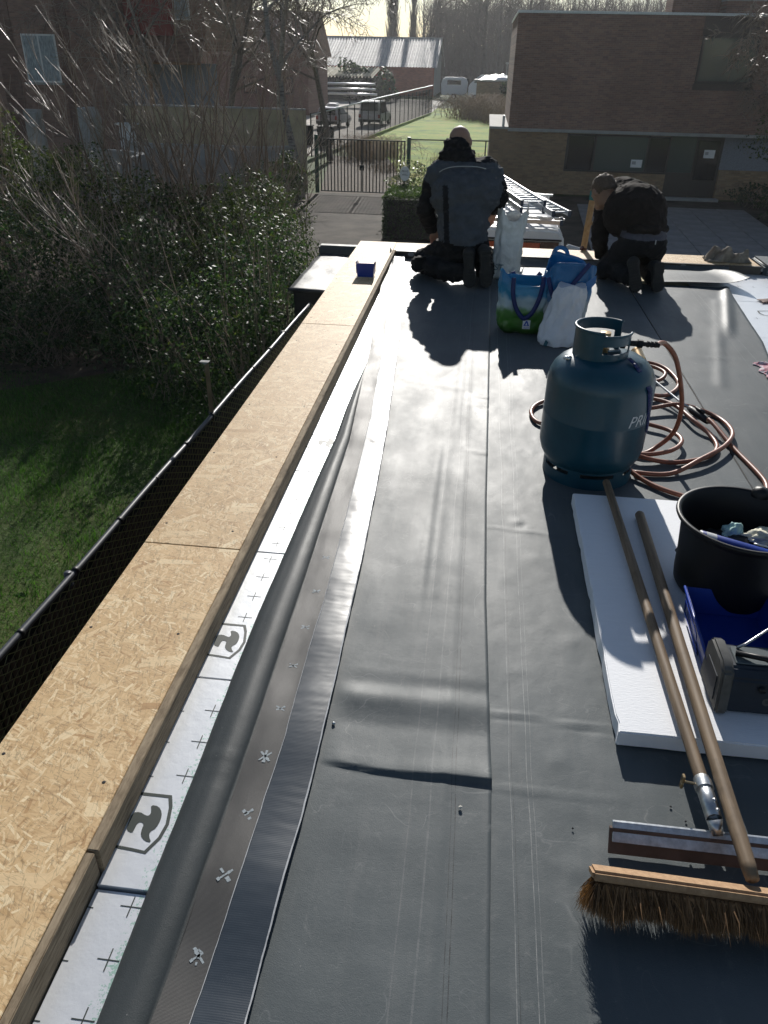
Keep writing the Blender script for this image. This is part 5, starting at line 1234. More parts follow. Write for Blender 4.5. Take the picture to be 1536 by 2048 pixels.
# ---------------- evergreen shrubs on the left
SG='evergreen shrubs left of the driveway'
LM=[M_LEAFD,M_LEAF2]; LM2=[M_LEAF,M_LEAF2]
shrub('evergreen_shrub','glossy evergreen shrub nearest the lower flat roof, at the driveway side',[((-4.35,14.6,-2.1),(1.15,1.5,1.25)),((-4.7,16.5,-1.9),(1.3,1.4,1.15))],26000,.046,LM2,1,.12,SG)
shrub('evergreen_shrub','dark evergreen shrub behind the angle iron post',[((-6.0,13.4,-2.25),(1.35,1.5,1.2)),((-5.4,12.9,-2.7),(1.2,1.0,.75))],24000,.046,LM,2,.05,SG)
shrub('evergreen_shrub','dark evergreen shrub left of the post, above the shaded lawn',[((-7.9,13.4,-2.1),(1.5,1.5,1.35)),((-7.4,12.3,-2.7),(1.3,.9,.7))],24000,.046,LM,3,.06,SG)
shrub('evergreen_shrub','tall evergreen shrub at the left picture edge above the lawn',[((-10.1,14.2,-1.8),(1.6,1.8,1.7)),((-9.4,12.6,-2.6),(1.2,1.0,.8))],20000,.055,LM,4,.08,SG)
shrub('evergreen_shrub','dark evergreen shrub pressing against the end of the left fence',[((-3.35,10.3,-2.1),(.85,1.1,1.35)),((-2.72,9.5,-2.1),(.5,.55,1.2)),((-2.7,11.0,-1.9),(.5,1.2,1.05)),((-4.5,11.2,-2.5),(1.2,1.0,1.0)),((-3.45,12.9,-2.0),(.8,1.2,1.35))],34000,.042,LM,8,.08,SG)
shrub('evergreen_shrub','yellowish evergreen shrub behind the bare stems on the left',[((-9.4,18.0,-1.55),(1.7,1.4,1.35)),((-11.6,18.4,-1.2),(1.7,1.5,1.6))],20000,.06,LM2,5,.35,SG)
shrub('evergreen_shrub','evergreen undergrowth at the foot of the bare stems',[((-7.0,17.4,-2.0),(1.5,1.3,1.05)),((-5.9,19.2,-2.1),(1.2,1.3,1.0))],18000,.058,LM2,6,.22,SG)
shrub('evergreen_shrub','ivy covered bank along the left side of the driveway',[((-6.5,23.0,-2.5),(.75,3.0,.75)),((-6.9,28.5,-2.4),(.7,3.0,.9))],12000,.075,LM2,7,.25,SG)
# ---------------- coppiced bare stems
def coppice(label,base,n,h,lean,seed,fan=.35):
    rnd=random.Random(seed); V=[];F=[];V2=[];F2=[]
    t=thing('coppiced_shrub',label,'shrub',(base[0],base[1],ZG),'bare coppiced shrubs on the left')
    for k in range(n):
        p=Vector((base[0]+rnd.gauss(0,.28),base[1]+rnd.gauss(0,.35),ZG)); H_=h*rnd.uniform(.6,1.1); l=lean+rnd.gauss(0,fan); dy=rnd.gauss(0,fan*.8)
        P=[]; 
        for i in range(9):
            s=i/8; P.append(p+Vector((l*H_*s*(.55+.55*s)*.75+.03*math.sin(i*1.7+k),dy*H_*s*.7,H_*s*(1-.08*abs(l)*s)))+Vector((rnd.gauss(0,.025),rnd.gauss(0,.025),0)))
        r0=rnd.uniform(.014,.03); tube3(V,F,P,[r0*(1-.82*i/8)+.002 for i in range(9)],5)
        for c in range(rnd.randint(4,8)):
            i=rnd.randint(3,7); q=P[i]; dd=(P[i+1]-P[i]).normalized(); sd=Vector((rnd.gauss(0,1),rnd.gauss(0,1),rnd.gauss(0,.3))).normalized(); L=rnd.uniform(.35,1.2)
            d=(dd*.9+sd*.5).normalized(); Q=[q]
            for m in range(4): d=(d+Vector((rnd.gauss(0,.08),rnd.gauss(0,.08),.04))).normalized(); Q.append(Q[-1]+d*L/4)
            tube3(V2,F2,Q,[.008,.007,.006,.0045,.003],3)
            for e in range(2):
                j=rnd.randint(1,3); d2=(d+Vector((rnd.gauss(0,.5),rnd.gauss(0,.5),.1))).normalized(); tube3(V2,F2,[Q[j],Q[j]+d2*.2,Q[j]+d2*.38+Vector((0,0,.03))],[.006,.0045,.0025],3)
    fast('stems',V,F,M_WHIP,t,smooth=True)['kind']='stuff'; fast('twigs',V2,F2,M_TWIG,t,smooth=True)['kind']='stuff'; return t
coppice('dense clump of bare upright stems nearest the driveway, before the yellowish wall',(-5.2,19.6),34,5.4,-.06,1,.28)
coppice('bare stems leaning left in the middle of the shrubbery',(-6.5,18.2),40,6.0,-.2,2,.34)
coppice('thin bare stems leaning far left over the evergreen shrubs',(-8.2,18.6),26,6.2,-.18,3,.34)
coppice('sparse bare whips at the far left before the apartment window',(-10.6,17.5),12,5.2,-.15,4,.34)
coppice('short bare whips arching out of the near dark shrubs',(-5.9,13.6),9,3.4,-.7,5,.3)
# ---------------- trees
M_BT=(M_BIRCH,M_TWIG)
bare_tree('birch_tree','pale barked birch with drooping twigs beside the end of the yellowish wall',(-6.75,31.0,ZG),11,.17,11,3,M_BT,(-.04,0,1),droop=.35,nch=(11,15),ratio=.44,spread=.78,rmin=.011,seg=8)
b2_=bare_tree('birch_tree','second birch with arching twigs behind the yellowish wall',(-9.2,36.5,ZG),11,.16,23,3,M_BT,(-.02,0,1),droop=.4,nch=(11,14),ratio=.46,spread=.8,rmin=.014,seg=8)
bb=bare_tree('bare_tree','bare tree with twisted limbs left of the birches',(-11.5,37.0,ZG),10,.17,31,3,None,(.05,0,1),droop=.12,nch=(9,12),ratio=.48,spread=.85,rmin=.014,seg=7)
bare_tree('bare_tree','bare tree before the dark red building panel',(-14.5,38.5,ZG),10,.16,37,3,None,(0,0,1),droop=.1,nch=(8,12),ratio=.48,spread=.8,rmin=.014,seg=7)
dup(b2_,(-12.3,40.0,ZG),2.1,1.0,'birch whose twigs hang before the grey blue panels')
dup(bb,(-17.5,40,ZG),1.2,1.05,'bare tree in front of the brown canopy roof')
dup(bb,(-8.0,44,ZG),3.3,1.1,'bare tree behind the yellowish wall right end')
t=bare_tree('ornamental_tree','drooping bare tree in front of the brown brick house at right',(11.0,30.5,ZG),6.2,.12,41,3,None,(-.28,0,1),droop=.42,nch=(13,17),ratio=.55,spread=.95,rmin=.014,seg=7)
rng=np.random.default_rng(77); p,d=clump_points(rng,3500,(10.9,30.2,-.6),(1.8,1.3,1.0)); leaves('leaf_remnants',p,.07,[M_LEAF2,M_LEAFD],t,rng,(rng.uniform(0,1,len(p))<.5).astype(int),d)
FT_=(M_FARTWIG,M_FARTWIG)
tw='bare trees of the far wood'
big=bare_tree('bare_tree','large forked bare tree rising behind the warehouse right end',(-7.4,150,ZG),21,.55,53,3,FT_,(.02,0,1),droop=0.05,nch=(9,12),ratio=.5,spread=.75,rmin=.03,seg=7,up=.25,group=tw)
t2=bare_tree('bare_tree','slender bare tree of the wood right of the big forked tree',(1.5,158,ZG),22,.4,59,3,FT_,(0,0,1),droop=0,nch=(10,13),ratio=.38,spread=.6,rmin=.03,seg=8,up=.4,group=tw)
lbs=['bare far tree directly left of the brick house corner','bare far tree just above the left end of the house roof','bare far tree above the middle of the house roof','bare far tree between big forked tree and poplar','bare far tree behind the white van at the wood edge','bare far tree farther right above the house roof','bare far tree behind the shed with white cover','bare far tree over the right chimney']
rnd=random.Random(9)
for k,(x,y) in enumerate([(4.5,152),(10.5,162),(19,165),(-12.5,165),(-3.2,160),(27,160),(-.5,149),(36,168)]):
    dup(t2 if k%2 else big,(x,y,ZG),rnd.uniform(0,6.28),rnd.uniform(.75,1.05),lbs[k])
def poplar(label,base,h,w,seed,n=420):
    rnd=random.Random(seed); V=[];F=[];V2=[];F2=[]; t=thing('poplar_tree',label,'tree',base,'poplars of the far wood')
    b0=Vector(base); tube3(V,F,[b0+Vector((0,0,h*i/6)) for i in range(7)],[.4*(1-.14*i) for i in range(7)],6)
    for k in range(n):
        s=rnd.uniform(.1,.95); a=rnd.uniform(0,6.28); p=b0+Vector((0,0,h*s)); L=h*.2*rnd.uniform(.5,1.1)*(1.15-s); o=Vector((math.cos(a),math.sin(a),0))*w
        tube3(V2,F2,[p,p+o*.45*L/5+Vector((0,0,L*.35)),p+o*.75*L/5+Vector((0,0,L*.75)),p+o*L/5+Vector((0,0,L*1.1))],[.055,.045,.035,.02],3)
        for e in range(2):
            q=p+o*.5*L/5+Vector((0,0,L*.4)); oo=Vector((rnd.gauss(0,1),rnd.gauss(0,1),0))*w*.2; tube3(V2,F2,[q,q+oo+Vector((0,0,L*.5))],[.03,.02],3)
    fast('trunk',V,F,M_FARTWIG,t,smooth=True); fast('crown',V2,F2,M_FARTWIG,t,smooth=True)
poplar('dense columnar poplar standing against the pale sky',(-16.6,152,ZG),24,1.5,3,620)
poplar('thinner columnar poplar right beside the dense one',(-13.6,158,ZG),22,1.2,4,300)
# far wood as a mass
rng=np.random.default_rng(21); V=[];F=[]
def sticks(n,xr,yr,h0,h1,r,lean,z0=(0,0)):
    global V,F
    x=rng.uniform(*xr,n); y=rng.uniform(*yr,n); h=rng.uniform(h0,h1,n); zb=ZG+rng.uniform(z0[0],z0[1]+1e-6,n); lx=rng.normal(0,lean,n)*h; ly=rng.normal(0,lean,n)*h; a=rng.uniform(0,3.14,n); rr=r*rng.uniform(.5,1.5,n)
    i0=len(V)
    q=np.stack([np.stack([x-rr*np.cos(a),y-rr*np.sin(a),zb],1),np.stack([x+rr*np.cos(a),y+rr*np.sin(a),zb],1),np.stack([x+lx+rr*.2*np.cos(a),y+ly,zb+h],1),np.stack([x+lx-rr*.2*np.cos(a),y+ly,zb+h],1)],1)
    V+= q.reshape(-1,3).tolist(); F+=(np.arange(n*4).reshape(n,4)+i0).tolist()
sticks(1500,(-13,75),(165,215),9,18,.16,.05); sticks(42000,(-13,75),(160,215),1.5,4,.055,.45,(.5,13)); sticks(16000,(-13,75),(158,200),1,3,.07,.6,(0,5))
sticks(200,(-75,-16),(185,230),4,8,.12,.05); sticks(6000,(-75,-14),(180,230),1,3,.05,.5,(0,5.5))
o=fast('far_wood',V,F,M_FARTWIG); tag(o,'mass of bare far woodland behind the warehouse and house','woodland',kind='stuff')
# ---------------- brambles, hedge, lawn blades
V=[];F=[]; rnd=random.Random(14)
def bramble(cx,cy,rx,ry,h,n,r=.012):
    for k in range(n):
        p=Vector((cx+rnd.gauss(0,.45)*rx,cy+rnd.gauss(0,.45)*ry,ZG-.05)); a=rnd.uniform(0,6.28); L=h*rnd.uniform(.5,1.6); hh=h*rnd.uniform(.4,1.1)
        P=[p,p+Vector((math.cos(a)*L*.3,math.sin(a)*L*.3,hh*.8)),p+Vector((math.cos(a)*L*.7,math.sin(a)*L*.7,hh)),p+Vector((math.cos(a)*L*1.1,math.sin(a)*L*1.1,hh*.55))]; tube3(V,F,P,[r,r*.8,r*.6,r*.3],3)
bramble(-.2,84,3.2,5,1.9,900,.022); bramble(1.2,78,1.5,3,1.5,300,.02)
o=fast('bramble_thicket',V,F,M_DRY); tag(o,'dry brown bramble thicket at the back of the sunny lawn','bramble',kind='stuff')
V=[];F=[]; bramble(-6.2,47,1.9,4,1.0,520,.013); o=fast('bramble_heap',V,F,M_DRY); tag(o,'dark heap of dry branches behind the gate','branch heap',kind='stuff')
V=[];F=[]; bramble(-1.4,44,1.4,2.2,.6,220,.012); bramble(-4.5,41,1.0,1.5,.4,120,.01); o=fast('branch_heap',V,F,M_DRY); tag(o,'small heap of cut branches on the lawn behind the first worker','branch heap',kind='stuff')
hg=thing('box_hedge','low clipped hedge block right of the driveway','hedge',(-1.6,25.4,ZG)); rng=np.random.default_rng(33)
n=16000; p=np.stack([rng.uniform(-2.8,-.5,n),rng.uniform(24.3,26.4,n),rng.uniform(ZG,-2.1,n)],1); f=rng.integers(0,4,n); e=rng.normal(0,.035,n)
p[f==0,1]=24.3+e[f==0]; p[f==1,2]=-2.1+e[f==1]; p[f==2,0]=-2.8+e[f==2]; p[f==3,2]=-2.1+e[f==3]
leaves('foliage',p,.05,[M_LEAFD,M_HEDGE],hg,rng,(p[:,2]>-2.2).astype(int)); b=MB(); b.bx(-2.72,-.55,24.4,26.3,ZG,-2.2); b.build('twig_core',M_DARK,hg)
shrub('variegated_shrub','pale leaved loose shrub behind the clipped hedge by the gate',[((-2.2,28.0,-2.35),(.95,.9,.8))],5000,.06,[M_HEDGE,mat_leaf('pale_leaf',(.10,.12,.07),(.22,.23,.16),.35)],41,.5,None,14)
shrub('conifer_shrub','dark green shrub between shed and brick house corner',[((2.9,96,-1.6),(1.3,1.3,2.2))],3500,.28,[M_LEAFD,M_HEDGE],42,.3,None,6)
shrub('round_conifer','round dark conifer in front of the red brick warehouse wall',[((-13.4,112,-1.9),(2.0,1.5,1.9))],2500,.4,[M_LEAFD,M_HEDGE],43,.3,None,6)
shrub('conifer_shrub','dark conifer left of the round one at the warehouse',[((-17.5,113,-1.4),(2.3,1.5,2.6))],2500,.4,[M_LEAFD,M_LEAF],44,.3,None,6)
shrub('garden_shrub','low dark shrub in the shade right of the house entrance',[((12.0,30.2,-2.9),(1.9,2.2,.55)),((10.6,33.2,-2.9),(1.0,1.0,.45))],6000,.09,[M_LEAFD,M_LEAF],45,.3,None,10)
# grass on the left lawn
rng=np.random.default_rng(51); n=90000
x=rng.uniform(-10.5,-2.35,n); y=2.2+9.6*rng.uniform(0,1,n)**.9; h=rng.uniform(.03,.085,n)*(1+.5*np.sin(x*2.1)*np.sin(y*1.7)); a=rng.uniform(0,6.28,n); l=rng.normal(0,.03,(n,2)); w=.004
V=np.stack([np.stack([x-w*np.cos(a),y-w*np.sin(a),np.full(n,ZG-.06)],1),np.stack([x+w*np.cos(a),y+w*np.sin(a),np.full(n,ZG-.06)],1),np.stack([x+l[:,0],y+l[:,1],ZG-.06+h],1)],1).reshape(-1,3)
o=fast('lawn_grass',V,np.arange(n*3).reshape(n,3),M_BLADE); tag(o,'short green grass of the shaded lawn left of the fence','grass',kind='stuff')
for k,(x,y,lb) in enumerate([(-4.35,6.0,'pale dry leaf on the lawn near the left picture edge'),(-3.4,9.6,'brown fallen leaf on the dark lawn by the fence')]):
    b=MB(); b.add([(x-.06,y-.03,ZG+.0),(x+.02,y-.02,ZG+.03),(x+.09,y+.03,ZG+.02),(x+.0,y+.02,ZG+.0)],[(0,1,2),(0,2,3)]); tag(b.build('fallen_leaf',M_CHIP if k==0 else M_DRY),lb,'leaf')
# ================================================================ gate and fences behind
gt=thing('driveway_gate','dark two leaf bar gate closing the driveway','gate',(-4.66,32.9,ZG))
gx=[-6.38,-4.70,-3.0]; zt,zb=-1.33,-3.22
for k in range(2):
    a,c=gx[k]+.03,gx[k+1]-.03
    b=MB(); b.bx(a,c,32.88,32.92,zt-.02,zt+.02); b.bx(a,c,32.88,32.92,zb-.02,zb+.02); b.bx(a-.02,a+.02,32.875,32.925,zb-.02,zt+.02); b.bx(c-.02,c+.02,32.875,32.925,zb-.02,zt+.02); lf=b.build('leaf_frame',M_IRON,gt)
    for q in range(1,12):
        x=a+(c-a)*q/12; b=MB(); b.bx(x-.02,x+.02,32.882,32.918,zb+.02,zt-.02); b.build('bar',M_IRON,gt)
b=MB(); b.bx(-4.80,-4.62,32.86,32.94,-2.42,-2.22); b.build('lock_box',M_IRON,gt)
for x,lb in ((-6.52,'green square gate post on the left of the bar gate'),(-2.86,'green square gate post on the right of the bar gate')):
    b=MB(); b.bx(x-.07,x+.07,32.83,32.97,ZG,-1.18); o=b.build('gate_post',M_GREENP,bevel=.01); tag(o,lb,'post','gate posts')
ff=thing('wire_fence','low wire fence with top rail from gate post to brick house','fence',(-1.3,32.9,ZG))
MB().tube([(-2.79,32.9,-1.26),(.24,32.9,-1.23)],.022,8).build('top_rail',M_IRON,ff,smooth=True)
for x in (-1.4,.1): MB().tube([(x,32.9,ZG),(x,32.9,-1.24)],.025,8).build('post',M_IRON,ff,smooth=True)
V=[];F=[]
for x in np.arange(-2.75,.2,.06):
    for s in (-1,1):
        x2=max(-2.78,min(.22,x+s*1.0)); tube3(V,F,[Vector((x,32.9,ZG)),Vector((x2,32.9,-1.26 if abs(x2-x)>.99 else ZG+2.0*abs(x2-x)))],[.002,.002],3)
o=fast('wire_mesh',[v for v in V],F,M_WIRE,ff); o['kind']='stuff'
lf_=thing('car_park_fence','tall bar fence with pale top rail running back beside the car park','fence',(-7.2,68,ZG))
A0=Vector((-9.3,45.5,ZG)); A1=Vector((-5.65,91,ZG)); hF=2.25
MB().tube([A0+Vector((0,0,hF-.2)),A0.lerp(A1,.4)+Vector((0,0,hF)),A1+Vector((0,0,hF+.2))],.035,6).build('top_rail',M_ALUD,lf_,smooth=True)
for k in range(23):
    p=A0.lerp(A1,k/22); MB().tube([p,p+Vector((0,0,hF-.1))],.035,6).build('post',M_IRON,lf_)
V=[];F=[]
for k in range(300):
    p=A0.lerp(A1,k/300); tube3(V,F,[p,p+Vector((0,0,hF-.1))],[.010,.010],3)
o=fast('bars',V,F,M_IRON,lf_); o['kind']='stuff'
sg=thing('oval_sign','white oval sign on a stake beside the hedge, two lines of dark lettering','sign',(-2.42,26.6,ZG))
b=MB(); b.prism([(-2.42+.16*math.cos(a),-1.74+.215*math.sin(a)) for a in np.linspace(0,6.283,29)[:-1]],lambda a,c:(a,26.6,c),lambda a,c:(a,26.615,c)); pl_=b.build('plate',M_PAPER,sg)
MB().tube([(-2.42,26.64,ZG),(-2.42,26.64,-1.6)],.018,6).build('stake',M_IRON,sg)
for tx_,zz in (('PRIVÉ',-1.70),('WEG',-1.80)):
    V,F=text2d(tx_,.085); mw=max(v[0] for v in V); b=MB(); b.add([(-2.42-mw/2+v[0],26.596,zz+v[1]) for v in V],F); b.build('lettering',M_PRINT,sg,fixn=False)
# ================================================================ brown brick house
HY=34.84
M_BRKH2=simple('dark_brown_panel',(.07,.055,.045),.8)
ho=thing('brick_house','two storey brown brick house with flat roof and ground floor shop window','house',(6,38,ZG))
b=MB(); b.bx(.96,17,HY,44,-.90,3.0); b.build('upper_wall',M_BRICK_H,ho)
b=MB()
zw0,zw1=-2.34,-1.04
b.bx(.975,3.34,HY+.06,43.9,ZG,-1.0); b.bx(3.34,7.42,HY+.06,43.9,ZG,zw0); b.bx(9.5,17,HY+.06,43.9,ZG,-2.2); b.bx(3.34,17,HY+.5,43.9,ZG,-1.0); b.build('lower_wall',M_BRICK_L,ho)
b=MB(); b.bx(.94,17.05,HY-.10,HY+.08,-1.0,-.885); b.build('ledge',M_CONC,ho,bevel=.01)
b=MB(); b.bx(.93,17.05,HY-.05,44.05,3.0,3.09); b.build('roof_edge',M_ALUD,ho,bevel=.008)
b=MB(); b.bx(7.80,9.95,HY-.012,HY+.02,2.40,2.995); b.build('dark_panel',M_BRKH2,ho); b=MB(); b.bx(7.80,9.95,HY-.012,HY+.02,.60,.82); b.build('dark_panel',M_BRKH2,ho)
w=MB(); x0,x1,z0,z1=7.84,9.93,.82,2.40
w.bx(x0,x1,HY-.03,HY+.015,z0,z0+.09); w.bx(x0,x1,HY-.03,HY+.015,z1-.09,z1); w.bx(x0,x0+.10,HY-.03,HY+.015,z0+.09,z1-.09); w.bx(x1-.10,x1,HY-.03,HY+.015,z0+.09,z1-.09)
uw=w.build('window',M_FRAME,ho); w=MB(); w.bx(x0+.1,x1-.1,HY-.012,HY-.004,z0+.09,z1-.09); w.build('pane',M_GLASSG,uw)
# shop window strip
w=MB(); yy=HY+.02
for (a,c) in ((3.34,3.42),(4.42,4.52),(6.52,6.60),(7.36,7.42)): w.bx(a,c,yy,yy+.07,zw0,zw1+.02)
w.bx(3.34,7.42,yy-.01,yy+.06,zw0-.06,zw0-.002); w.bx(3.34,7.42,yy,yy+.06,zw1-.06,zw1)
sw=w.build('shop_window',M_FRAME,ho)
for (a,c,mm) in ((3.42,4.42,M_GLASS),(4.52,6.52,M_GLASSG),(6.60,7.36,M_GLASS)): w=MB(); w.bx(a,c,yy+.03,yy+.04,zw0,zw1-.06); w.build('pane',mm,sw)
w=MB(); w.bx(4.55,6.5,yy+.24,yy+.26,zw0+.1,zw0+.38); w.build('window_display',M_PAPER,sw)
w=MB(); w.bx(4.6,5.1,yy+.2,yy+.22,zw1-.22,zw1-.10); w.build('yellow_banner',simple('yellow_banner_',(.5,.42,.02),.6),sw); w=MB(); w.bx(5.5,6.1,yy+.2,yy+.22,zw1-.24,zw1-.1); w.build('yellow_banner',simple('yellow_banner',(.5,.42,.02),.6),sw)
w=MB(); w.bx(5.98,6.42,yy+.018,yy+.022,-2.19,-1.9); w.build('notice',M_PAPER,sw); w=MB(); w.bx(6.02,6.18,yy+.014,yy+.0165,-2.08,-1.96); w.build('notice_print',M_DISC,sw)
# entrance
e=MB(); e.bx(7.42,8.46,HY+.30,HY+.36,-2.35,-1.0); en=e.build('side_light',M_GLASSG,ho)
e=MB(); e.bx(7.42,8.46,HY+.27,HY+.33,ZG,-2.35); e.build('entrance_panel',M_FRAME,ho)
e=MB(); e.bx(8.46,9.5,HY+.26,HY+.34,ZG+.05,-1.0); dr=e.build('door',M_FRAME,ho); e=MB(); e.bx(8.56,9.4,HY+.24,HY+.256,-2.6,-1.15); e.build('pane',M_GLASS,dr); e=MB(); e.bx(8.80,9.22,HY+.22,HY+.235,-1.78,-1.48); e.build('notice',M_PAPER,dr); e=MB(); e.bx(8.84,8.97,HY+.21,HY+.218,-1.66,-1.55); e.build('notice_print',M_DISC,dr)
e=MB(); e.bx(9.5,13,HY+.30,HY+.34,-2.2,-1.0); e.build('display_window',M_GREYBLUE,ho)
e=MB(); e.bx(7.3,9.6,HY-.35,HY+.06,ZG-.04,ZG+.06); e.build('door_step',M_CONC,ho,bevel=.01)
an=MB(); an.bx(.24,.972,HY-.02,43,ZG,-.93); an.build('side_annex',M_BRICK_L,ho); an=MB(); an.bx(.20,.968,HY-.06,43,-.925,-.84); an.build('annex_coping',M_CONC,ho); MB().tube([(.75,HY+.2,-.84),(.75,HY+.2,-.45)],.05,8).build('vent_pipe',M_ALUD,ho)
c=MB(); c.bx(6.95,8.75,37,38.5,3.08,4.6); c.build('roof_block',M_BRICK_H,ho); c=MB(); c.bx(8.8,10.6,36.2,37.4,3.08,3.55); c.build('chimney',M_BRICK_H,ho); c=MB(); c.bx(8.75,10.65,36.15,37.45,3.55,3.63); c.build('chimney_cap',M_CONC,ho)
# ================================================================ apartment building on the left
AY=42
ap=thing('apartment_building','tall brown brick apartment building with curtained window at top left','building',(-27,46,ZG))
b=MB(); b.bx(-60,-17.85,AY,56,ZG,10); b.build('wall',M_BRICK_A,ap)
M_BRKD=mat_brick('apartment_dark_brick',(.20,.12,.10),(.16,.10,.08),(.18,.15,.13),.22,.07)
for x0,x1 in ((-24.3,-23.35),(-21.05,-20.45)): b=MB(); b.bx(x0,x1,AY-.06,AY+.1,ZG,10); b.build('dark_pier',M_BRKD,ap)
b=MB(); b.bx(-22.95,-21.2,AY-.03,AY+.02,.08,2.16); wi=b.build('window',M_WHITE,ap)
for x0,x1 in ((-22.88,-22.12),(-22.04,-21.28)): b=MB(); b.bx(x0,x1,AY-.045,AY-.035,.16,2.08); b.build('pane',M_CURT,wi)
b=MB(); b.bx(-23.1,-21.1,AY-.18,AY,-.02,.07); b.build('sill',M_CONC,wi)
b=MB(); b.bx(-17.8,-15.45,AY+.6,50,2.2,10); b.build('red_panel',M_REDP,ap)
b=MB(); b.bx(-15.45,-13.9,AY+1.0,52,1.6,10); b.build('rear_wing',M_BRICK_A,ap)
b=MB(); b.bx(-15.42,-14.6,AY+.95,AY+1.02,2.86,3.9); w_=b.build('window',M_WHITE,ap); b=MB(); b.bx(-15.36,-14.66,AY+.93,AY+.945,2.92,3.9); b.build('pane',M_CURT,w_)
b=MB(); b.add([(-17.84,AY-1.2,1.1),(-13.6,AY-1.2,1.1),(-13.9,AY+1.2,2.35),(-17.84,AY+1.2,2.35)],[(0,1,2,3)]); b.build('canopy_roof',M_TILE,ap,solid=.12)
b=MB(); b.bx(-17.8,-16.9,AY+.2,AY+.4,ZG,1.05); b.bx(-16.7,-13.4,AY+.5,AY+.7,ZG,1.05); b.build('grey_blue_panel',M_GREYBLUE,ap)
b=MB(); b.bx(-17.2,-16.85,AY-.05,AY+.19,.45,.95); b.build('wall_unit',M_WHITE,ap,bevel=.03)
# ================================================================ yard walls
def wall(name,label,P,z,th,mat,cop=None):
    t=thing(name,label,'wall',(P[0][0],P[0][1],ZG))
    b=MB(); n=len(P)
    for i in range(n-1):
        a,c=Vector((*P[i],0)),Vector((*P[i+1],0)); d=(c-a).normalized(); s=Vector((-d.y,d.x,0))*th/2
        b.add([(a-s)+Vector((0,0,ZG)),(c-s)+Vector((0,0,ZG)),(c+s)+Vector((0,0,ZG)),(a+s)+Vector((0,0,ZG)),(a-s)+Vector((0,0,z)),(c-s)+Vector((0,0,z)),(c+s)+Vector((0,0,z)),(a+s)+Vector((0,0,z))],[(0,1,5,4),(1,2,6,5),(2,3,7,6),(3,0,4,7),(4,5,6,7)])
    b.build('wall_body',mat,t)
    if cop:
        b=MB()
        for i in range(n-1):
            a,c=Vector((*P[i],z+.03)),Vector((*P[i+1],z+.03)); d=c-a; b.box((a+c)/2,(d.length,th*1.25,.055),rz=math.atan2(d.y,d.x))
        b.build('coping',cop,t)
wall('yard_wall','long yellowish concrete wall behind the bare stems',[(-14.2,33),(-6.95,33)],-.36,.2,M_CONCY,M_CONC)
wall('garden_wall','lower grey concrete wall in front of the yellowish wall',[(-13.3,30.6),(-8.3,30.6),(-7.2,31.2)],-1.52,.2,M_CONCG,M_CONC)
wall('curved_wall','small curved wall with pale coping behind the bare stems',[(-14.0,28.6),(-12.6,28.2),(-11.7,27.8),(-11.35,27.2),(-11.4,26.2)],-1.55,.18,M_CONCG,M_CONC)
uc=thing('utility_cabinet','white street cabinet with flat lid behind the bare stems','cabinet',(-14.0,32.3,ZG)); b=MB(); b.bx(-14.25,-13.7,32.2,32.6,ZG,-1.0); b.build('body',M_WHITE,uc,bevel=.02); b=MB(); b.bx(-14.35,-13.6,32.1,32.7,-1.0,-.94); b.build('lid',M_WHITE,uc)
wbn=thing('wall_box','white meter box on the apartment wall at far left','box',(-18.2,33,-1.2)); b=MB(); b.bx(-18.4,-18.0,32.9,33.1,-1.25,-.7); b.build('case',M_CONC,wbn,bevel=.02); b=MB(); b.bx(-18.6,-17.9,33.1,33.3,ZG,-.6); b.build('back_post',M_CONCG,wbn)
cn=thing('white_container','white tapered recycling container behind the left shrubs','container',(-16.0,33.5,ZG)); b=MB(); b.prism([(-16.45,ZG),(-15.95,ZG),(-15.75,-.85),(-15.9,-.5),(-16.35,-.5)],lambda a,c_:(a,33.1,c_),lambda a,c_:(a,34.1,c_)); b.build('body',M_CONC,cn,bevel=.04)
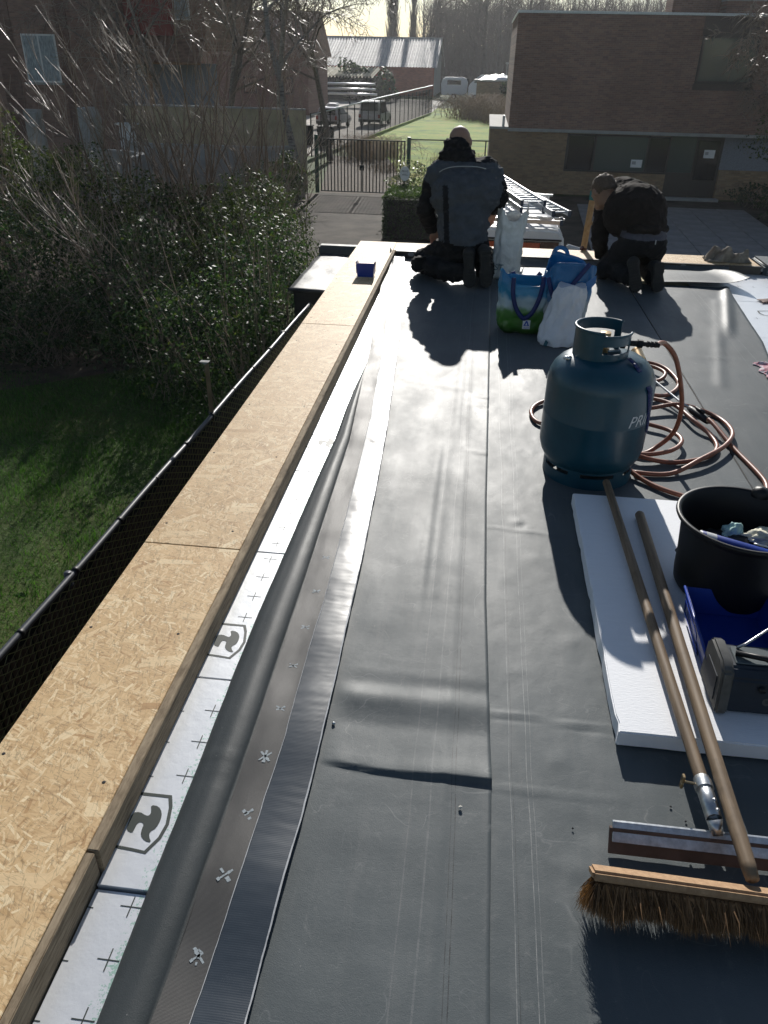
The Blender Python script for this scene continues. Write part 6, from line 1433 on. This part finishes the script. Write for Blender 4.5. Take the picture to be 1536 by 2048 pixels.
# ================================================================ vehicles
def wheel(parent,c,r=.31,w=.2,ax='X'):
    rot=Matrix.Rotation(R(90),3,'Y') if ax=='X' else Matrix.Rotation(R(90),3,'X')
    o=MB().lathe([(.0003,-w/2),(r*.55,-w/2),(r*.95,-w/2),(r,-w*.35),(r,w*.35),(r*.95,w/2),(r*.55,w/2),(.0003,w/2)],20,c,rot=rot).build('wheel',M_TYRE,parent,smooth=True)
    MB().lathe([(.0003,-w/2-.012),(r*.58,-w/2-.004),(r*.58,w/2+.004),(.0003,w/2+.012)],16,c,rot=rot).build('rim',M_ALU,o,auto=40)
def hatchback(name,label,loc,rz,paint,h=1.5,w=1.75,L=4.0,boxy=.0,cat='car'):
    """seen from behind: rear at -y"""
    t=thing(name,label,cat,(0,0,0)); 
    hw=w/2; b=MB()
    prof=[(-L/2,.35),(-L/2-.02,.55),(-L/2+.02,.85),(-L/2+.08+.0,.92),(L*.12,.93),(L*.42,.80),(L/2,.62),(L/2,.32)]
    b.prism(prof,lambda a,c:(-hw,a,c),lambda a,c:(hw,a,c)); b.build('body',paint,t,bevel=.06,seg=2,auto=45)
    cab=[(-L/2+.08,.90),(-L/2+.28-boxy*.15,h-.06),(-L/2+.5,h),(L*.02,h-.02),(L*.24,.91)]
    b=MB(); n=len(cab); V=[]
    for s in (-1,1):
        for (a,c) in cab: k=1-.20*(c-.9)/(h-.9); V.append((s*hw*.97*k,a,c))
    b.add(V,[tuple(range(n-1,-1,-1)),tuple(range(n,2*n))]+[(i,(i+1)%n,n+(i+1)%n,n+i) for i in range(n)]); b.build('cabin',paint,t,bevel=.04,seg=2,auto=45)
    y0,y1=-L/2+.10,-L/2+.26-boxy*.13; b=MB(); b.add([(-hw*.80,y0-.012,.97),(hw*.80,y0-.012,.97),(hw*.70,y1-.02,h-.13),(-hw*.70,y1-.02,h-.13)],[(0,1,2,3)]); b.build('rear_window',M_GLASS,t,fixn=False,solid=.01)
    for s in (-1,1):
        b=MB(); b.add([(s*hw*.975,-L/2+.35,.96),(s*hw*.975,L*.16,.96),(s*hw*.845,L*.01,h-.12),(s*hw*.845,-L/2+.5,h-.12)],[(0,1,2,3)]); b.build('side_window',M_GLASS,t,fixn=False,solid=.012)
        b=MB(); b.box((s*hw*.86,-L/2-.012,.76),(.18,.05,.26)); b.build('tail_light',M_TAIL,t,bevel=.02)
        for yy in (-L*.31,L*.31): wheel(t,(s*(hw-.10),yy,.31))
        b=MB(); b.box((s*(hw+.08),L*.13,.98),(.16,.1,.12)); b.build('mirror',paint,t,bevel=.02)
    b=MB(); b.box((0,-L/2-.03,.68),(.5,.02,.11)); b.build('number_plate',M_PAPER,t)
    b=MB(); b.box((0,-L/2-.01,.42),(w*.96,.12,.2)); b.build('bumper',M_BLACKP,t,bevel=.03)
    t.location=loc; t.rotation_euler=(0,0,rz); return t
hatchback('parked_car','silver hatchback with roof rack parked left of the white van like car',(-11.9,67.5,ZG-.03),-.12,M_SILVER,1.48)
c1=[o for o in bpy.data.objects if o.name=='parked_car'][0]
b=MB(); b.box((0,-.2,1.58),(.8,1.1,.22)); o=b.build('roof_box',M_WHITE,None,bevel=.08,seg=2); o.parent=c1
hatchback('parked_car','white boxy passenger van parked beside the tall bar fence',(-9.05,71,ZG-.03),-.1,M_VANW,1.85,1.85,4.3,1.0)
M_CARB=simple('blue_grey_car_paint',(.05,.07,.11),.28,metal=.4,coat=.4)
hatchback('parked_car','blue grey car whose roof shows over the yellowish wall',(-16.9,58,ZG-.03),.5,M_CARB,1.45)
hatchback('parked_car','dark grey car over the left end of the yellowish wall',(-21.5,60,ZG-.03),.7,simple('dark_grey_car_paint',(.08,.085,.09),.28,metal=.4,coat=.4),1.5)
for k,(x,y) in enumerate([(-11.1,52.5),(-9.7,52.0)]):
    t=thing('waste_bin','dark green wheelie bin, %s of two behind the gate'%('left' if k==0 else 'right'),'bin',(x,y,ZG),'wheelie bins'); b=MB(); b.box((x,y,ZG+.5),(.85,.7,1.0),taper=1.12); b.build('body',M_IRON,t,bevel=.04); b=MB(); b.box((x,y,ZG+1.05),(1.0,.85,.1)); b.build('lid',M_IRON,t,bevel=.04)
# roofers' van seen from behind below the far edge
vn=thing('work_van','white work van with ladder rack parked just beyond the roof','van',(.8,17.5,ZG))
vx0,vx1,vy0,vy1,vt=-.22,1.69,15.25,20.0,-1.265
b=MB(); prof=[(vx0,ZG+.35),(vx1,ZG+.35),(vx1+.02,-2.2),(vx1-.06,vt-.12),(vx1-.16,vt-.02),(vx1-.3,vt),(vx0+.3,vt),(vx0+.16,vt-.02),(vx0+.06,vt-.12),(vx0-.02,-2.2)]
b.prism(prof,lambda a,c:(a,vy0,c),lambda a,c:(a,vy1,c)); b.build('body',M_VANW,vn,bevel=.05,seg=3,auto=45)
for k,(a,c) in enumerate(((vx0+.12,.68),(.78,vx1-.14))):
    b=MB(); b.bx(a,c,vy0-.012,vy0-.002,-2.05,vt-.22); w_=b.build('rear_window',M_GLASS,vn,bevel=.03)
    b=MB(); b.bx(a+.04 if k else c-.45,a+.42 if k else c-.06,vy0-.02,vy0-.0125,-1.9,vt-.25); b.build('orange_patch',M_ORANGE,w_)  # flat orange patch set just outside the glass
b=MB(); b.bx(vx0+.1,vx1-.1,vy0-.03,vy0+.02,vt-.205,vt-.175); b.build('rain_gutter',M_BLACKP,vn)
b=MB(); b.bx(.715,.745,vy0-.015,vy0+.01,ZG+.45,vt-.21); b.build('door_gap',M_FRAME,vn)
for s,x in ((-1,vx0+.1),(1,vx1-.1)): b=MB(); b.box((x,vy0-.01,-2.3),(.14,.06,.5)); b.build('tail_light',M_TAIL,vn,bevel=.02)
for x in (vx0+.1,vx1-.1):
    for y in (16.3,19.0): wheel(vn,(x,y,ZG+.33),.33,.22)
# half open rear door leaf
hx,hy=vx1+.0,vy0-.02; dx_,dy_=.44,-.42
b=MB(); d_=Vector((dx_,dy_,0)); n_=Vector((-dy_,dx_,0)).normalized()*.03; p=Vector((hx,hy,0))
b.add([p+n_+Vector((0,0,ZG+.4)),p+d_+n_+Vector((0,0,ZG+.4)),p+d_-n_+Vector((0,0,ZG+.4)),p-n_+Vector((0,0,ZG+.4)),p+n_+Vector((0,0,-1.50)),p+d_+n_+Vector((0,0,-1.54)),p+d_-n_+Vector((0,0,-1.54)),p-n_+Vector((0,0,-1.50))],[(0,3,2,1),(4,5,6,7),(0,1,5,4),(1,2,6,5),(2,3,7,6),(3,0,4,7)])
b.build('open_door',M_VANW,vn,bevel=.025,seg=2)
for y in (15.7,17.2,18.8):
    b=MB(); b.bx(vx0+.05,vx1-.05,y-.02,y+.02,vt+.09,vt+.13); b.bx(vx0+.12,vx0+.16,y-.02,y+.02,vt-.03,vt+.1); b.bx(vx1-.16,vx1-.12,y-.02,y+.02,vt-.03,vt+.1); b.build('rack_bar',M_GALV,vn)
def alu_ladder(label,a,c,w,z,th=.09,n=13):
    t=thing('aluminium_ladder',label,'ladder',(a[0],a[1],z),'ladders on the van roof'); a,c=Vector((*a,z)),Vector((*c,z)); d=(c-a).normalized(); s=Vector((-d.y,d.x,0))*w/2
    for q in (-1,1):
        m_=(a+c)/2+s*q; b=MB(); b.box(m_,((c-a).length,.03,th),rz=math.atan2(d.y,d.x)); r_2=b.build('rail',M_ALU,t,bevel=.004)
        b=MB(); b.box(a+s*q-d*.02,(.06,.045,th+.02),rz=math.atan2(d.y,d.x)); b.build('end_cap',simple('navy_end_cap',(.03,.045,.08),.6),t,bevel=.006)
    for k in range(n): p=a.lerp(c,(k+.5)/n); MB().tube([p-s,p+s],.017,6).build('rung',M_ALU,t)
alu_ladder('upper aluminium ladder with dark end caps on the van rack',(.985,15.15),(.30,18.6),.42,-.80)
alu_ladder('second aluminium ladder directly under the upper one on the rack',(.985,15.20),(.30,18.65),.42,-.93)
alu_ladder('long aluminium ladder on the right of the van rack',(1.47,14.75),(.52,18.4),.30,-.90)
alu_ladder('aluminium walkway ladder lying lowest across the van rack',(1.5,15.0),(-.8,15.2),.35,-1.07,.07,9)
# ================================================================ far yard buildings
wh=thing('warehouse','red brick warehouse with pale corrugated roof beyond the car park','warehouse',(-16,137,ZG))
wx0,wx1,wy0,wy1=-28.5,-8.0,131,154; ez,rz_=.55,4.35
b=MB(); b.bx(wx0,wx1,wy0,wy1,ZG,ez-.05); b.build('wall',M_BRICK_R,wh)
b=MB(); b.add([(wx1+.02,wy0,ez-.05),(wx1+.02,wy1,ez-.05),(wx1+.02,(wy0+wy1)/2,rz_-.05),(wx1+.02,wy0,ZG),(wx1+.02,wy1,ZG)],[(0,1,2),(3,4,1,0)]); b.build('gable',M_CONC,wh,fixn=False)
b=MB()
for s,(ya,yb) in enumerate(((wy0-.5,(wy0+wy1)/2),(wy1+.5,(wy0+wy1)/2))): b.grid(lambda u,v:(wx0-.4+u*(wx1-wx0+.8),ya+(yb-ya)*v,ez-.1+(rz_-ez+.1)*v+.055*math.sin(u*2*math.pi*48)),300,2)
b.build('roof',M_CORR,wh,smooth=False,fixn=False)
b=MB(); b.tube([(wx0-.4,(wy0+wy1)/2,rz_+.02),(wx1+.4,(wy0+wy1)/2,rz_+.02)],.12,6); b.build('ridge_cap',M_CORR,wh)
ln=thing('lean_to_shed','open lean-to with yellowed corrugated roof edge left of the warehouse','shed',(-19,112,ZG))
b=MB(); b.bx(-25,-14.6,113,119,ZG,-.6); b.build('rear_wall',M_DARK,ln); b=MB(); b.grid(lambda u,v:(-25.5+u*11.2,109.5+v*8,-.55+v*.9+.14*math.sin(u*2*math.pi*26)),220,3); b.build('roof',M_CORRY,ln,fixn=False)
for x in (-25,-20,-14.7): MB().tube([(x,110,ZG),(x,110,-.7)],.09,6).build('post',M_DARK,ln)
for k in range(3):
    t=thing('pipe_stack',['grey pipe bundle on top of the rack under the lean-to','grey pipe bundle on the middle of the yard rack','grey pipe bundle lowest on the yard rack'][k],'pipes',(-15.5,97,-1.0-k*.45),'stacked pipes in the yard'); rnd=random.Random(k)
    for q in range(7): MB().tube([(-18.6+rnd.uniform(-.3,1.2)+k*.2,97+q*.16,-1.05-k*.5),(-12.4+rnd.uniform(-1.5,.3),97+q*.16,-1.05-k*.5)],.10,8).build('pipe',M_GALV,t,smooth=True)
rk_=thing('pipe_rack','grey steel rack carrying the pipe bundles in the yard','rack',(-15.5,97,ZG))
for x in (-18,-15.5,-13): MB().tube([(x,98.4,ZG),(x,98.4,-.9)],.08,6).build('upright',M_IRON,rk_)
for z in (-1.18,-1.68,-2.18):
    for x in (-18,-15.5,-13): MB().tube([(x,96.7,z),(x,98.4,z)],.05,6).build('arm',M_IRON,rk_)
sd_=thing('garden_shed','dark brick shed with white plastic covered roof left of the house','shed',(1.0,99,ZG)); b=MB(); b.bx(-1.2,3.6,97,103,ZG,-.55); b.build('wall',M_BRICK_L,sd_); b=MB(); b.bx(-1.5,3.8,96.7,103.3,-.5,-.36); b.build('roof',M_CONC,sd_)
b=MB(); b.grid(lambda u,v:(-1.0+4.4*u,97.2+4*v,-.35+max(0,.75*math.sin(math.pi*u)**.7*math.sin(math.pi*v)**.5*(.6+.5*fbm(u*4,v*3)))),24,14); b.build('plastic_cover',M_WBAG,sd_,smooth=True)
fv=thing('white_van','white panel van parked beyond the shed','van',(2,122,ZG)); b=MB(); b.prism([(-2.6,ZG+.5),(3.4,ZG+.5),(3.4,-.35),(3.2,-.2),(-1.0,-.2),(-2.3,-1.2),(-2.6,-1.6)],lambda a,c_:(a,121,c_),lambda a,c_:(a,123,c_)); b.build('body',M_VANW,fv,bevel=.1,seg=2,auto=45)
b=MB(); b.add([(-1.9,120.98,-1.15),(-.6,120.98,-1.15),(-.6,120.98,-.5),(-1.1,120.98,-.5)],[(0,1,2,3)]); b.build('side_window',M_GLASS,fv,fixn=False)
for x in (-1.6,2.5): wheel(fv,(x,121,ZG+.36),.36,.25,'Y')
fc=thing('white_caravan','white low caravan left of the white panel van','caravan',(-4.4,124,ZG)); b=MB(); b.prism([(-6.4,ZG+.5),(-2.9,ZG+.5),(-2.8,-1.2),(-3.1,-.6),(-6.1,-.6),(-6.5,-1.2)],lambda a,c_:(a,123,c_),lambda a,c_:(a,125,c_)); b.build('body',M_WHITE,fc,bevel=.15,seg=2,auto=45); b=MB(); b.bx(-5.6,-3.7,122.97,122.99,-1.5,-.95); b.build('window',M_GLASS,fc); wheel(fc,(-4.6,123,ZG+.35),.35,.25,'Y')
for (x,y,h,on,lb) in ((4.2,118,1.0,True,'far street lamp with lit orange head right of the white van'),(2.55,128,1.1,False,'far street lamp left of the lit one')):
    t=thing('street_lamp',lb,'street lamp',(x,y,ZG),'far street lamps'); MB().tube([(x,y,ZG),(x,y,h)],.07,6).build('pole',M_CONC,t); b=MB(); b.box((x,y,h+.1),(.45,.3,.25)); b.build('lamp_head',M_LAMPON if on else M_CONC,t,bevel=.05)

fh=thing('far_house','dark gabled brick house behind the birches beyond the car park','house',(-24,82,ZG))
b=MB(); b.bx(-33,-16.5,80,90,ZG,1.6); b.build('wall',M_BRKD,fh)
b=MB(); b.add([(-33.4,79.6,1.5),(-16.1,79.6,1.5),(-16.1,90.4,1.5),(-33.4,90.4,1.5),(-33.4,85,5.2),(-16.1,85,5.2)],[(0,1,5,4),(3,4,5,2),(0,4,3),(1,2,5)]); b.build('roof',M_TILE,fh,fixn=True)
for x in (-30,-26,-22,-18.5): b=MB(); b.bx(x-.6,x+.6,79.96,80.02,-1.6,-.2); w_=b.build('window',M_FRAME,fh); b=MB(); b.bx(x-.5,x+.5,79.93,79.955,-1.5,-.3); b.build('pane',M_GLASS,w_)

# ================================================================ winter air
b=MB(); b.bx(-150,150,-40,262,ZG-1.2,27); hz=b.build('haze',[])
hm=bpy.data.materials.new('winter_air'); hm.use_nodes=True; nt=hm.node_tree
for n_ in list(nt.nodes):
    if n_.type=='BSDF_PRINCIPLED': nt.nodes.remove(n_)
vp=nt.nodes.new('ShaderNodeVolumePrincipled'); vp.inputs['Color'].default_value=(.9,.92,.95,1); vp.inputs['Density'].default_value=.0004; vp.inputs['Anisotropy'].default_value=.5
nt.links.new(vp.outputs[0],nt.nodes['Material Output'].inputs['Volume']); hz.data.materials.append(hm); tag(hz,'thin winter haze in the air over the whole scene','haze',kind='stuff')
